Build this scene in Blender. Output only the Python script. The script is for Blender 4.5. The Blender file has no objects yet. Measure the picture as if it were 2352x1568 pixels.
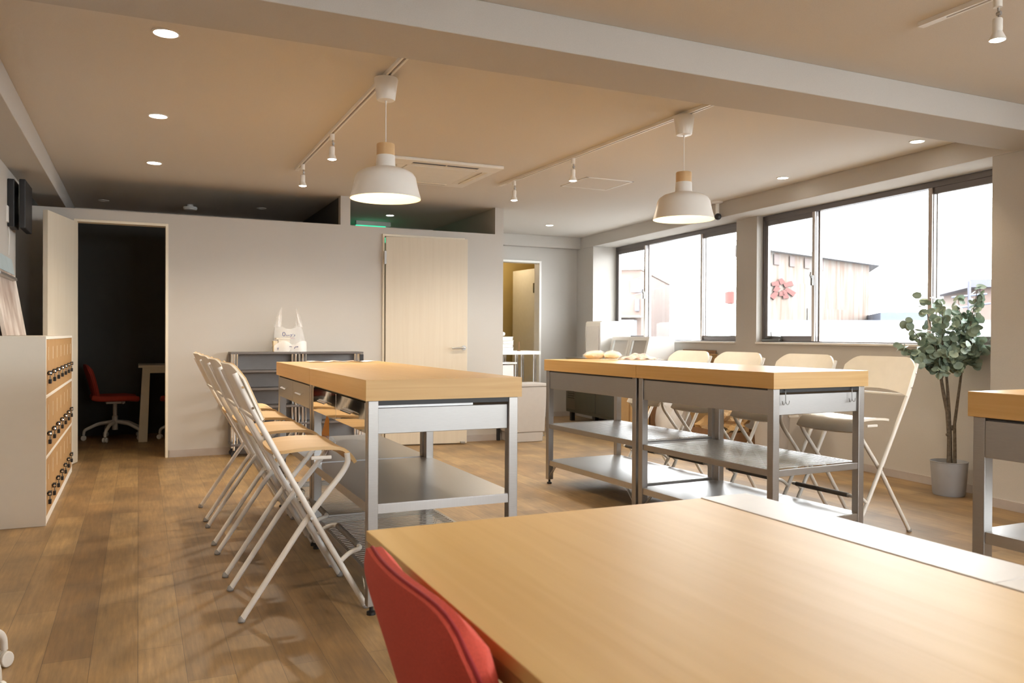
import bpy, bmesh, math, random
from mathutils import Vector, Matrix
C = bpy.context.scene.collection
S = bpy.context.scene
PI = math.pi
random.seed(7)

# ------------------------------------------------------------ camera
cam_d = bpy.data.cameras.new('camera'); cam = bpy.data.objects.new('camera', cam_d); C.objects.link(cam)
cam_d.sensor_fit = 'HORIZONTAL'; cam_d.sensor_width = 22.3; cam_d.lens = 1867.6/2352*22.3
cam_d.clip_start = 0.02; cam_d.clip_end = 300
yaw, pitch, roll = math.radians(24.678), math.radians(-0.408), math.radians(0.301)
fw = Vector((math.sin(yaw)*math.cos(pitch), math.cos(yaw)*math.cos(pitch), math.sin(pitch)))
rt = Vector((math.cos(yaw), -math.sin(yaw), 0)); up = rt.cross(fw)
rt, up = rt*math.cos(roll)+up*math.sin(roll), -rt*math.sin(roll)+up*math.cos(roll)
cam.matrix_world = Matrix(((rt.x, up.x, -fw.x, 0), (rt.y, up.y, -fw.y, 0), (rt.z, up.z, -fw.z, 1.10), (0, 0, 0, 1)))
cam_d.dof.use_dof = True; cam_d.dof.focus_distance = 3.7; cam_d.dof.aperture_fstop = 4.5
S.camera = cam

# ------------------------------------------------------------ world, exposure
wd = bpy.data.worlds.new('sky'); S.world = wd; wd.use_nodes = True
bg = wd.node_tree.nodes['Background']; bg.inputs[0].default_value = (0.97, 0.98, 1.0, 1); bg.inputs[1].default_value = 9.8
S.view_settings.view_transform = 'Standard'; S.view_settings.look = 'None'
S.view_settings.exposure = 0.90; S.view_settings.gamma = 1.0; S.view_settings.use_curve_mapping = False
S.cycles.use_denoising = True
S.cycles.max_bounces = 10; S.cycles.diffuse_bounces = 6; S.cycles.glossy_bounces = 5
S.cycles.transparent_max_bounces = 12; S.cycles.caustics_reflective = False; S.cycles.caustics_refractive = False
S.cycles.sample_clamp_indirect = 6

# right-hand wall frame: origin, outward axis A, along axis B
w = math.radians(3.85)
WO = Vector((5.42, 4.5, 0)); WA = Vector((math.cos(w), -math.sin(w), 0)); WB = Vector((math.sin(w), math.cos(w), 0))
def W(a, b, z=0.0): return WO+WA*a+WB*b+Vector((0, 0, z))

# daylight portals just outside each window opening
for b0, b1 in ((-0.98, 1.79), (2.12, 4.85), (-4.4, -2.5), (-7.2, -4.7)):
    l = bpy.data.lights.new('window_portal', 'AREA'); l.shape = 'RECTANGLE'; l.size = b1-b0; l.size_y = 1.24
    l.cycles.is_portal = True
    o = bpy.data.objects.new('window_portal', l); C.objects.link(o)
    o.matrix_world = Matrix.Translation(W(0.18, (b0+b1)/2, 1.67)) @ Matrix.Rotation(-w, 4, 'Z') @ Matrix.Rotation(PI/2, 4, 'Z') @ Matrix.Rotation(PI/2, 4, 'X') @ Matrix.Rotation(PI, 4, 'Y')

for x0, x1 in ((1.65, 2.35), (2.6, 4.75)):
    l = bpy.data.lights.new('window_portal', 'AREA'); l.shape = 'RECTANGLE'; l.size = x1-x0; l.size_y = 1.40; l.cycles.is_portal = True
    o = bpy.data.objects.new('window_portal', l); C.objects.link(o); o.location = ((x0+x1)/2, -3.42, 1.55); o.rotation_euler = (PI/2, 0, 0)
# ------------------------------------------------------------ materials
def mat(name, col, rough=0.5, metal=0.0, noise=0.0, nscale=20, bump=0.0, bscale=60, stretch=(1, 1, 1), spec=0.5, trans=0.0, alpha=1.0, emit=None, es=0.0, coat=0.0, aniso=0.0, col2=None):
    m = bpy.data.materials.new(name); m.use_nodes = True; nt = m.node_tree; N = nt.nodes; Lk = nt.links
    p = N['Principled BSDF']; c = (*col, 1)
    p.inputs['Base Color'].default_value = c; p.inputs['Roughness'].default_value = rough; p.inputs['Metallic'].default_value = metal
    p.inputs['Specular IOR Level'].default_value = spec
    p.inputs['Transmission Weight'].default_value = trans; p.inputs['Alpha'].default_value = alpha
    p.inputs['Coat Weight'].default_value = coat
    if emit: p.inputs['Emission Color'].default_value = (*emit, 1); p.inputs['Emission Strength'].default_value = es
    if noise or bump or col2:
        tc = N.new('ShaderNodeTexCoord'); mp = N.new('ShaderNodeMapping'); mp.inputs['Scale'].default_value = stretch
        Lk.new(tc.outputs['Object'], mp.inputs['Vector'])
    if noise or col2:
        n = N.new('ShaderNodeTexNoise'); n.inputs['Scale'].default_value = nscale; n.inputs['Detail'].default_value = 4
        Lk.new(mp.outputs[0], n.inputs['Vector'])
        r = N.new('ShaderNodeValToRGB'); r.color_ramp.elements[0].position = 0.3; r.color_ramp.elements[1].position = 0.7
        a = tuple(max(0, x*(1-noise)) for x in col); b = col2 if col2 else tuple(min(1, x*(1+noise)) for x in col)
        r.color_ramp.elements[0].color = (*a, 1); r.color_ramp.elements[1].color = (*b, 1)
        Lk.new(n.outputs['Fac'], r.inputs[0]); Lk.new(r.outputs[0], p.inputs['Base Color'])
    if bump:
        n2 = N.new('ShaderNodeTexNoise'); n2.inputs['Scale'].default_value = bscale; n2.inputs['Detail'].default_value = 3
        Lk.new(mp.outputs[0], n2.inputs['Vector'])
        bp = N.new('ShaderNodeBump'); bp.inputs['Strength'].default_value = bump; bp.inputs['Distance'].default_value = 0.004
        Lk.new(n2.outputs['Fac'], bp.inputs['Height']); Lk.new(bp.outputs[0], p.inputs['Normal'])
    return m

def plank_floor():
    m = bpy.data.materials.new('oak_plank_floor'); m.use_nodes = True; nt = m.node_tree; N = nt.nodes; Lk = nt.links
    p = N['Principled BSDF']
    tc = N.new('ShaderNodeTexCoord'); mp = N.new('ShaderNodeMapping'); mp.inputs['Rotation'].default_value = (0, 0, PI/2)
    Lk.new(tc.outputs['Object'], mp.inputs['Vector'])
    br = N.new('ShaderNodeTexBrick'); br.inputs['Scale'].default_value = 1.0; br.inputs['Brick Width'].default_value = 0.92; br.inputs['Row Height'].default_value = 0.145
    br.inputs['Mortar Size'].default_value = 0.0012; br.inputs['Mortar Smooth'].default_value = 0.3; br.inputs['Bias'].default_value = 0.0
    br.offset = 0.37; br.offset_frequency = 2
    br.inputs['Color1'].default_value = (0, 0, 0, 1); br.inputs['Color2'].default_value = (1, 1, 1, 1); br.inputs['Mortar'].default_value = (0.5, 0.5, 0.5, 1)
    Lk.new(mp.outputs[0], br.inputs['Vector'])
    rp = N.new('ShaderNodeValToRGB'); e = rp.color_ramp.elements
    e[0].position = 0; e[0].color = (0.225, 0.126, 0.042, 1); e[1].position = 1; e[1].color = (0.345, 0.215, 0.084, 1)
    x = rp.color_ramp.elements.new(0.5); x.color = (0.282, 0.166, 0.058, 1)
    Lk.new(br.outputs['Color'], rp.inputs[0])
    mp2 = N.new('ShaderNodeMapping'); mp2.inputs['Scale'].default_value = (22, 1.6, 1); Lk.new(tc.outputs['Object'], mp2.inputs['Vector'])
    g = N.new('ShaderNodeTexNoise'); g.inputs['Scale'].default_value = 3.0; g.inputs['Detail'].default_value = 8; g.inputs['Roughness'].default_value = 0.65
    Lk.new(mp2.outputs[0], g.inputs['Vector'])
    mp3 = N.new('ShaderNodeMapping'); mp3.inputs['Scale'].default_value = (1.6, 1.0, 1); Lk.new(tc.outputs['Object'], mp3.inputs['Vector'])
    g2 = N.new('ShaderNodeTexNoise'); g2.inputs['Scale'].default_value = 3.2; g2.inputs['Detail'].default_value = 4; Lk.new(mp3.outputs[0], g2.inputs['Vector'])
    mr = N.new('ShaderNodeMapRange'); mr.inputs['From Min'].default_value = 0.3; mr.inputs['From Max'].default_value = 0.7; mr.inputs['To Min'].default_value = 0.72; mr.inputs['To Max'].default_value = 1.22
    Lk.new(g.outputs['Fac'], mr.inputs[0])
    mr2 = N.new('ShaderNodeMapRange'); mr2.inputs['From Min'].default_value = 0.3; mr2.inputs['From Max'].default_value = 0.7; mr2.inputs['To Min'].default_value = 0.66; mr2.inputs['To Max'].default_value = 1.22
    Lk.new(g2.outputs['Fac'], mr2.inputs[0])
    mu = N.new('ShaderNodeMath'); mu.operation = 'MULTIPLY'; Lk.new(mr.outputs[0], mu.inputs[0]); Lk.new(mr2.outputs[0], mu.inputs[1])
    mo = N.new('ShaderNodeMapRange'); mo.inputs['To Min'].default_value = 1.0; mo.inputs['To Max'].default_value = 0.45; Lk.new(br.outputs['Fac'], mo.inputs[0])
    mu2 = N.new('ShaderNodeMath'); mu2.operation = 'MULTIPLY'; Lk.new(mu.outputs[0], mu2.inputs[0]); Lk.new(mo.outputs[0], mu2.inputs[1])
    mx = N.new('ShaderNodeVectorMath'); mx.operation = 'SCALE'; Lk.new(rp.outputs[0], mx.inputs[0]); Lk.new(mu2.outputs[0], mx.inputs['Scale'])
    Lk.new(mx.outputs[0], p.inputs['Base Color'])
    p.inputs['Roughness'].default_value = 0.55; p.inputs['Specular IOR Level'].default_value = 0.9; p.inputs['Coat Weight'].default_value = 0.3; p.inputs['Coat Roughness'].default_value = 0.42; p.inputs['Coat IOR'].default_value = 1.6
    bp = N.new('ShaderNodeBump'); bp.inputs['Strength'].default_value = 0.25; bp.inputs['Distance'].default_value = 0.002
    Lk.new(mu2.outputs[0], bp.inputs['Height']); Lk.new(bp.outputs[0], p.inputs['Normal'])
    return m

def wood(name, c1, c2, axis='Y', rough=0.4, sc=2.5, stretch=24, bands=0.0):
    m = bpy.data.materials.new(name); m.use_nodes = True; nt = m.node_tree; N = nt.nodes; Lk = nt.links
    p = N['Principled BSDF']; tc = N.new('ShaderNodeTexCoord'); mp = N.new('ShaderNodeMapping')
    s = [stretch]*3; s['XYZ'.index(axis)] = 0.9; mp.inputs['Scale'].default_value = s
    Lk.new(tc.outputs['Object'], mp.inputs['Vector'])
    g = N.new('ShaderNodeTexNoise'); g.inputs['Scale'].default_value = sc; g.inputs['Detail'].default_value = 6; g.inputs['Distortion'].default_value = 0.6
    Lk.new(mp.outputs[0], g.inputs['Vector'])
    r = N.new('ShaderNodeValToRGB'); r.color_ramp.elements[0].position = 0.25; r.color_ramp.elements[1].position = 0.75
    r.color_ramp.elements[0].color = (*c1, 1); r.color_ramp.elements[1].color = (*c2, 1)
    Lk.new(g.outputs['Fac'], r.inputs[0]); Lk.new(r.outputs[0], p.inputs['Base Color'])
    p.inputs['Roughness'].default_value = rough
    return m

M = {}
M['floor'] = plank_floor()
M['wall'] = mat('greige_wallpaper', (0.53, 0.50, 0.462), 0.85, noise=0.03, nscale=260, bump=0.35, bscale=420)
M['ceil'] = mat('ceiling_wallpaper', (0.69, 0.65, 0.60), 0.88, noise=0.03, nscale=260, bump=0.35, bscale=420)
M['wallshade'] = mat('shade_painted_wall', (0.10, 0.10, 0.095), 0.9, noise=0.05, nscale=200, bump=0.2, bscale=300)  # gloom of the unlit room put into the wall colour
M['ochre'] = mat('ochre_wallpaper', (0.55, 0.42, 0.17), 0.9, noise=0.03, nscale=200)
M['base'] = mat('grey_vinyl_baseboard', (0.44, 0.39, 0.36), 0.55, noise=0.03)
M['whitetrim'] = mat('white_trim', (0.80, 0.78, 0.74), 0.4, noise=0.02)
M['doorwood'] = wood('pale_maple_door', (0.62, 0.545, 0.435), (0.66, 0.59, 0.48), 'Z', 0.45, 1.6, 20)
M['cream'] = mat('cream_paint', (0.78, 0.71, 0.58), 0.45, noise=0.02)
M['slab'] = wood('bamboo_worktop', (0.60, 0.355, 0.115), (0.69, 0.44, 0.17), 'Y', 0.32, 1.8, 26)
M['slabx'] = wood('bamboo_worktop_end', (0.50, 0.31, 0.115), (0.60, 0.40, 0.175), 'X', 0.4, 1.8, 26)
M['oak'] = wood('light_oak_laminate', (0.56, 0.345, 0.115), (0.65, 0.43, 0.17), 'Y', 0.40, 1.3, 18)
M['oakedge'] = wood('oak_edge_band', (0.34, 0.19, 0.07), (0.42, 0.25, 0.10), 'Y', 0.5)
M['whitesheen'] = mat('white_and_sheen_laminate', (0.66, 0.63, 0.60), 0.38, noise=0.02)  # plain white bin front, and window sheen on the table strip
M['birch'] = wood('birch_plywood', (0.70, 0.47, 0.22), (0.78, 0.56, 0.30), 'X', 0.42, 1.5, 20)
M['beige'] = mat('cream_lacquered_plywood', (0.85, 0.81, 0.73), 0.4, noise=0.02)
M['apron'] = mat('brushed_stainless_apron', (0.44, 0.435, 0.43), 0.50, 1.0, noise=0.04, nscale=30, stretch=(1, 40, 40))
M['steel'] = mat('brushed_stainless', (0.40, 0.385, 0.37), 0.40, 1.0, noise=0.05, nscale=30, stretch=(1, 1, 40), bump=0.04, bscale=90)
M['steelh'] = mat('brushed_stainless_sheet', (0.50, 0.49, 0.485), 0.34, 1.0, noise=0.03, nscale=20, stretch=(40, 1, 1), bump=0.03, bscale=60)
M['mirror'] = mat('polished_steel_film', (0.74, 0.70, 0.64), 0.06, 1.0, noise=0.02, bump=0.10, bscale=6)
M['chrome'] = mat('chrome', (0.85, 0.85, 0.86), 0.08, 1.0)
M['dsteel'] = mat('dark_steel', (0.22, 0.22, 0.21), 0.35, 1.0)
M['black'] = mat('black_plastic', (0.015, 0.015, 0.017), 0.45)
M['darkgap'] = mat('black_void_panel', (0.02, 0.02, 0.022), 0.8)
M['white'] = mat('white_powder_coat', (0.82, 0.80, 0.76), 0.32, noise=0.01)
M['wplast'] = mat('white_plastic', (0.84, 0.83, 0.80), 0.35)
M['greyfoot'] = mat('grey_rubber', (0.30, 0.29, 0.28), 0.6)
M['sleeve'] = mat('ribbed_grey_rubber', (0.17, 0.16, 0.15), 0.6, bump=0.3, bscale=80)
M['greypot'] = mat('grey_pot', (0.33, 0.33, 0.34), 0.5, noise=0.03)
M['bark'] = mat('brown_bark', (0.13, 0.10, 0.07), 0.85, noise=0.3, nscale=60, bump=0.5, bscale=90)
M['soil'] = mat('dark_moss', (0.07, 0.06, 0.04), 0.95, noise=0.4, nscale=80)
M['leaf'] = mat('eucalyptus_leaf', (0.20, 0.29, 0.21), 0.45, noise=0.35, nscale=9, col2=(0.40, 0.50, 0.40))
M['shelfgrey'] = mat('warm_grey_board', (0.34, 0.32, 0.31), 0.5, noise=0.03)
M['shelfdark'] = mat('dark_brown_grey_board', (0.12, 0.105, 0.10), 0.45)
M['red'] = mat('coral_red_fabric', (0.50, 0.06, 0.035), 0.9, noise=0.12, nscale=300, bump=0.3, bscale=600)
M['redseam'] = mat('dark_red_seam', (0.28, 0.02, 0.02), 0.9)
M['bronze'] = mat('bronze_aluminium', (0.20, 0.18, 0.175), 0.35, 0.8)
M['bronzelit'] = mat('lit_bronze_aluminium', (0.55, 0.49, 0.45), 0.35, 0.6)  # paler bronze: light falling on the stiles put into the colour
M['lockwood'] = wood('locker_oak_door', (0.38, 0.21, 0.08), (0.47, 0.28, 0.12), 'Z', 0.5, 1.6, 22)
M['lockwhite'] = mat('locker_white_board', (0.76, 0.71, 0.63), 0.5, noise=0.01)
def thin_glass():
    m = bpy.data.materials.new('window_glass'); m.use_nodes = True; nt = m.node_tree; N = nt.nodes
    N.remove(N['Principled BSDF']); a = N.new('ShaderNodeBsdfTransparent'); a.inputs[0].default_value = (0.93, 0.95, 0.95, 1)
    b = N.new('ShaderNodeBsdfGlossy'); b.inputs['Roughness'].default_value = 0.0; lw = N.new('ShaderNodeLayerWeight'); lw.inputs[0].default_value = 0.5; pw_ = N.new('ShaderNodeMath'); pw_.operation = 'POWER'; pw_.inputs[1].default_value = 5.0; nt.links.new(lw.outputs['Facing'], pw_.inputs[0])
    f = N.new('ShaderNodeMath'); f.operation = 'MULTIPLY_ADD'; f.inputs[1].default_value = 0.6; f.inputs[2].default_value = 0.04; nt.links.new(pw_.outputs[0], f.inputs[0])
    x = N.new('ShaderNodeMixShader'); nt.links.new(f.outputs[0], x.inputs[0]); nt.links.new(a.outputs[0], x.inputs[1]); nt.links.new(b.outputs[0], x.inputs[2])
    nt.links.new(x.outputs[0], N['Material Output'].inputs[0]); return m
M['glass'] = thin_glass()
M['bulb'] = mat('lit_lamp_face', (1, 1, 1), 0.5, emit=(1.0, 0.93, 0.83), es=14)
M['bulbwarm'] = mat('lit_warm_bulb', (1, 1, 1), 0.5, emit=(1.0, 0.76, 0.36), es=3)
M['exitg'] = mat('lit_green_sign', (0.02, 0.4, 0.2), 0.5, emit=(0.03, 0.55, 0.28), es=1.0)
M['lampwood'] = wood('lamp_neck_beech', (0.62, 0.40, 0.20), (0.70, 0.48, 0.26), 'Z', 0.5)
M['acgrey'] = mat('vent_dark_grey', (0.10, 0.10, 0.11), 0.6)
M['paper'] = mat('crumpled_white_paper', (0.80, 0.78, 0.76), 0.8, bump=0.6, bscale=25)
M['kraft'] = mat('kraft_paper', (0.45, 0.30, 0.16), 0.85, noise=0.2, nscale=12, bump=0.5, bscale=22)
M['kraftd'] = mat('dark_cardboard', (0.24, 0.13, 0.065), 0.9, noise=0.1, nscale=12)
M['carton'] = mat('tan_cardboard', (0.58, 0.38, 0.18), 0.85, noise=0.05, nscale=12)
M['kit'] = mat('kitchen_steel_dark', (0.13, 0.135, 0.12), 0.36, 0.8)
M['binbeige'] = mat('beige_grey_plastic', (0.48, 0.44, 0.40), 0.55, noise=0.02)
M['orange'] = mat('orange_card', (0.85, 0.36, 0.04), 0.6)
M['bread'] = mat('pale_bread', (0.80, 0.66, 0.42), 0.7, noise=0.08, nscale=30)
M['pink'] = mat('pink_wrapper', (0.80, 0.40, 0.33), 0.4, col2=(0.85, 0.78, 0.72), nscale=30, noise=0.05)
M['ink'] = mat('navy_ink', (0.03, 0.03, 0.16), 0.6)
M['inkm'] = mat('plum_ink', (0.30, 0.10, 0.20), 0.6)
M['artblue'] = mat('pale_blue_paint', (0.42, 0.50, 0.52), 0.6, noise=0.06, nscale=8)
M['artbrown'] = mat('brown_white_marbled_paint', (0.25, 0.15, 0.10), 0.5, col2=(0.75, 0.68, 0.62), nscale=3.2, stretch=(1, 1.6, 0.8))
def filmy(name, col, a, rough=0.25):
    m = mat(name, col, rough, alpha=a, noise=0.02, bump=0.8, bscale=14); return m
M['film'] = filmy('clear_plastic_film', (0.92, 0.92, 0.93), 0.26)
M['film2'] = filmy('cloudy_plastic_film', (0.90, 0.89, 0.88), 0.55)

# ------------------------------------------------------------ mesh helpers
class MB:
    def __init__(s): s.bm = bmesh.new()
    def box(s, x0, y0, z0, x1, y1, z1, xf=None):
        vs = [Vector((x, y, z)) for z in (z0, z1) for y in (y0, y1) for x in (x0, x1)]
        if xf: vs = [xf @ v for v in vs] if isinstance(xf, Matrix) else [xf(v) for v in vs]
        v = [s.bm.verts.new(p) for p in vs]
        for f in ((0, 2, 3, 1), (4, 5, 7, 6), (0, 1, 5, 4), (1, 3, 7, 5), (3, 2, 6, 7), (2, 0, 4, 6)): s.bm.faces.new([v[i] for i in f])
        return s
    def ring(s, c, n1, n2, r, n): return [s.bm.verts.new(c+n1*math.cos(2*PI*i/n)*r+n2*math.sin(2*PI*i/n)*r) for i in range(n)]
    def tube(s, pts, r, n=12, cap=True, bend=0.0, bn=5):
        P = [Vector(p) for p in pts]
        if bend and len(P) > 2:
            Q = [P[0]]
            for i in range(1, len(P)-1):
                a, b, c = P[i-1], P[i], P[i+1]
                d1 = min(bend, (a-b).length*0.48); d2 = min(bend, (c-b).length*0.48)
                p0 = b+(a-b).normalized()*d1; p2 = b+(c-b).normalized()*d2
                for k in range(bn+1):
                    t = k/bn; Q.append(p0*(1-t)**2+b*2*t*(1-t)+p2*t*t)
            Q.append(P[-1]); P = Q
        R = r if isinstance(r, (list, tuple)) else [r]*len(P)
        if len(R) != len(P): R = [R[0]+(R[-1]-R[0])*i/(len(P)-1) for i in range(len(P))]
        rings = []; pn = None
        for i, p in enumerate(P):
            t = (P[min(i+1, len(P)-1)]-P[max(i-1, 0)]).normalized()
            if pn is None:
                pn = t.cross(Vector((0, 0, 1)))
                if pn.length < 0.05: pn = t.cross(Vector((1, 0, 0)))
            else: pn = pn-t*pn.dot(t)
            pn.normalize(); b = t.cross(pn)
            rings.append(s.ring(p, pn, b, R[i], n))
        for a, b in zip(rings, rings[1:]):
            for i in range(n): s.bm.faces.new((a[i], a[(i+1) % n], b[(i+1) % n], b[i]))
        if cap: s.bm.faces.new(rings[0][::-1]); s.bm.faces.new(rings[-1])
        return s
    def lathe(s, prof, c=(0, 0, 0), n=32, axis='Z'):
        c = Vector(c); rings = []
        ax = {'Z': (Vector((1, 0, 0)), Vector((0, 1, 0)), Vector((0, 0, 1))), 'X': (Vector((0, 1, 0)), Vector((0, 0, 1)), Vector((1, 0, 0))), 'Y': (Vector((0, 0, 1)), Vector((1, 0, 0)), Vector((0, 1, 0)))}[axis]
        for r, z in prof: rings.append(s.ring(c+ax[2]*z, ax[0], ax[1], max(r, 1e-4), n))
        for a, b in zip(rings, rings[1:]):
            for i in range(n): s.bm.faces.new((a[i], a[(i+1) % n], b[(i+1) % n], b[i]))
        return s
    def prism(s, poly, h0, h1, fn):
        a = [s.bm.verts.new(fn(p[0], p[1], h0)) for p in poly]; b = [s.bm.verts.new(fn(p[0], p[1], h1)) for p in poly]
        s.bm.faces.new(a[::-1]); s.bm.faces.new(b); n = len(poly)
        for i in range(n): s.bm.faces.new((a[i], a[(i+1) % n], b[(i+1) % n], b[i]))
        return s
    def sheet(s, f, nu, nv, th=0.0, nf=None):
        # closed thick sheet from f(u,v) in [0,1]^2, offset nf(u,v)*th
        g = [[Vector(f(i/nu, j/nv)) for j in range(nv+1)] for i in range(nu+1)]
        def nrm(i, j):
            a = g[min(i+1, nu)][j]-g[max(i-1, 0)][j]; b = g[i][min(j+1, nv)]-g[i][max(j-1, 0)]
            q = a.cross(b); return q.normalized() if q.length > 1e-12 else Vector((0, 0, 1))
        A = [[s.bm.verts.new(g[i][j]) for j in range(nv+1)] for i in range(nu+1)]
        if th == 0:
            for i in range(nu):
                for j in range(nv): s.bm.faces.new((A[i][j], A[i+1][j], A[i+1][j+1], A[i][j+1]))
            return s
        B = [[s.bm.verts.new(g[i][j]+nrm(i, j)*th) for j in range(nv+1)] for i in range(nu+1)]
        for i in range(nu):
            for j in range(nv):
                s.bm.faces.new((A[i][j], A[i][j+1], A[i+1][j+1], A[i+1][j])); s.bm.faces.new((B[i][j], B[i+1][j], B[i+1][j+1], B[i][j+1]))
        for i in range(nu):
            s.bm.faces.new((A[i][0], A[i+1][0], B[i+1][0], B[i][0])); s.bm.faces.new((A[i+1][nv], A[i][nv], B[i][nv], B[i+1][nv]))
        for j in range(nv):
            s.bm.faces.new((A[0][j+1], A[0][j], B[0][j], B[0][j+1])); s.bm.faces.new((A[nu][j], A[nu][j+1], B[nu][j+1], B[nu][j]))
        return s
    def blob(s, c, r, seed=0, amp=0.15, sub=2, sc=(1, 1, 1), flat=False):
        rnd = random.Random(seed); res = bmesh.ops.create_icosphere(s.bm, subdivisions=sub, radius=1.0)
        c = Vector(c)
        for v in res['verts']:
            k = r*(1+rnd.uniform(-amp, amp)); v.co = c+Vector((v.co.x*k*sc[0], v.co.y*k*sc[1], max(v.co.z, -0.75 if flat else -9)*k*sc[2]))
        return s
    def build(s, name, m, parent=None, bevel=0.0, smooth=False, seg=2, sub=0):
        if s.bm.faces: bmesh.ops.recalc_face_normals(s.bm, faces=s.bm.faces)
        me = bpy.data.meshes.new(name); s.bm.to_mesh(me); s.bm.free(); me.materials.append(M[m] if isinstance(m, str) else m)
        o = bpy.data.objects.new(name, me); C.objects.link(o)
        if parent: o.parent = parent
        if smooth:
            for p in me.polygons: p.use_smooth = True
        if bevel:
            b = o.modifiers.new('bevel', 'BEVEL'); b.width = bevel; b.segments = seg; b.limit_method = 'ANGLE'; b.angle_limit = math.radians(40)
        if sub: q = o.modifiers.new('sub', 'SUBSURF'); q.levels = sub; q.render_levels = sub
        if smooth and not sub:
            try:
                for p in me.polygons: p.use_smooth = True
                me.set_sharp_from_angle(angle=math.radians(38))
            except Exception: pass
        return o

def tag(o, label=None, cat=None, group=None, kind=None):
    if label: o['label'] = label
    if cat: o['category'] = cat
    if group: o['group'] = group
    if kind: o['kind'] = kind
    return o
def thing(name, label, cat, loc=(0, 0, 0), rz=0, group=None):
    o = bpy.data.objects.new(name, None); C.objects.link(o); o.location = loc; o.rotation_euler = (0, 0, rz); o.empty_display_size = 0.1
    return tag(o, label, cat, group)
def struct(name, mb, m, bevel=0.0, label=None):
    o = mb.build(name, m, None, bevel); tag(o, label=label, kind='structure'); return o
def kids(o): return [c for c in bpy.data.objects if c.parent == o]
def dup(root, loc, rz, label=None, group=None):
    r = root.copy(); C.objects.link(r); r.location = loc; r.rotation_euler = (0, 0, rz)
    if label: r['label'] = label
    if group: r['group'] = group
    def rec(src, dst):
        for ch in kids(src):
            if ch is dst: continue
            c = ch.copy(); C.objects.link(c); c.parent = dst; rec(ch, c)
    rec(root, r)
    return r
Wf = lambda v: W(v[0], v[1], v[2])
Wrot = -w

# ------------------------------------------------------------ room shell
CZ = 2.445
struct('floor', MB().box(-0.95, -3.3, -0.12, 6.3, 11.6, 0), 'floor')
struct('ceiling', MB().box(-0.95, -3.3, CZ, 6.3, 11.6, CZ+0.12), 'ceil')
struct('wall_left', MB().box(-0.97, -3.3, 0, -0.85, 7.20, CZ).box(-0.97, 7.20, 2.03, -0.85, 7.86, CZ).box(-0.97, 7.86, 0, -0.85, 9.95, CZ), 'wall')
struct('wall_left_shade_recess', MB().box(-1.55, 7.12, 0, -1.5, 7.94, 2.10).box(-1.5, 7.12, 0, -0.97, 7.19, 2.10).box(-1.5, 7.87, 0, -0.97, 7.94, 2.10).box(-1.5, 7.19, 2.04, -0.97, 7.87, 2.10).box(-1.5, 7.19, -0.06, -0.95, 7.87, 0), 'wallshade')  # added dark recess in place of the shade behind the open door leaf
struct('wall_behind_camera', MB().box(-0.95, -3.4, 0, 5.6, -3.28, 0.85).box(-0.95, -3.4, 2.25, 5.6, -3.28, CZ).box(-0.95, -3.4, 0.85, 1.65, -3.28, 2.25).box(2.35, -3.4, 0.85, 2.6, -3.28, 2.25).box(4.75, -3.4, 0.85, 5.6, -3.28, 2.25), 'wall')
struct('wall_back', MB().box(-0.85, 9.85, 0, 4.15, 9.97, CZ).box(4.93, 9.85, 0, 6.2, 9.97, CZ).box(4.15, 9.85, 2.09, 4.93, 9.97, CZ), 'wall')
# partition with two door openings and two openings above
pw = MB()
pw.box(-0.85, 7.85, 0, -0.50, 7.94, 2.165); pw.box(0.24, 7.85, 0, 2.19, 7.94, 2.165); pw.box(3.06, 7.85, 0, 3.50, 7.94, 2.165)
pw.box(-0.50, 7.85, 2.075, 0.24, 7.94, 2.165); pw.box(2.19, 7.85, 2.10, 3.06, 7.94, 2.165)
pw.box(1.775, 7.85, 2.165, 1.87, 7.94, CZ); pw.box(3.405, 7.85, 2.165, 3.50, 7.94, CZ)
struct('wall_partition', pw, 'wall')
struct('wall_corridor_side', MB().box(3.41, 7.94, 0, 3.50, 9.85, CZ), 'wall')
struct('wall_dark_room_side', MB().box(1.78, 7.94, 0, 1.86, 9.85, CZ), 'wallshade')
# lining with the unlit small room's shade painted in: back and left faces, up to a pale top band
struct('wall_dark_room_back', MB().box(-0.84, 9.835, 0, 1.78, 9.85, 2.36).box(-0.85, 7.95, 0, -0.838, 9.835, 2.36), 'wallshade')
# right wall: parapet, header, columns
struct('wall_right', MB().box(0, -7.7, 0, 0.15, 5.42, 1.045, Wf).box(0, 1.79, 1.045, 0.15, 2.12, 2.29, Wf).box(0, -4.7, 1.045, 0.15, -4.4, 2.29, Wf).box(0, -7.7, 1.045, 0.15, -7.2, 2.29, Wf), 'wall')
struct('trim_1', MB().box(-0.27, -7.7, 2.29, 0.15, 5.42, CZ, Wf), 'wall', 0.004)          # header above the windows
struct('trim_2', MB().box(-0.27, 4.85, 0, 0.15, 5.42, 2.29, Wf), 'wall', 0.004)           # corner column
struct('trim_3', MB().box(-0.27, -2.5, 0, 0.15, -0.98, 2.29, Wf), 'wall', 0.004)         # pillar
struct('trim_4', MB().box(-0.85, 3.03, 2.295, 5.35, 3.40, CZ), 'wall', 0.004)             # main ceiling beam
struct('trim_5', MB().box(-0.85, -3.28, 2.275, -0.616, 9.85, CZ-0.001), 'wall', 0.004)    # bulkhead on the left
struct('trim_6', MB().box(3.50, 9.74, 2.29, 5.53, 9.85, CZ-0.001), 'wall', 0.003)         # small beam on the back wall
struct('baseboard_left', MB().box(-0.85, -3.28, 0, -0.84, 7.20, 0.06), 'base')
struct('baseboard_partition', MB().box(0.25, 7.84, 0, 2.19, 7.85, 0.065).box(3.07, 7.84, 0, 3.50, 7.85, 0.065).box(3.50, 7.85, 0, 3.51, 9.85, 0.065), 'base')
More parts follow.
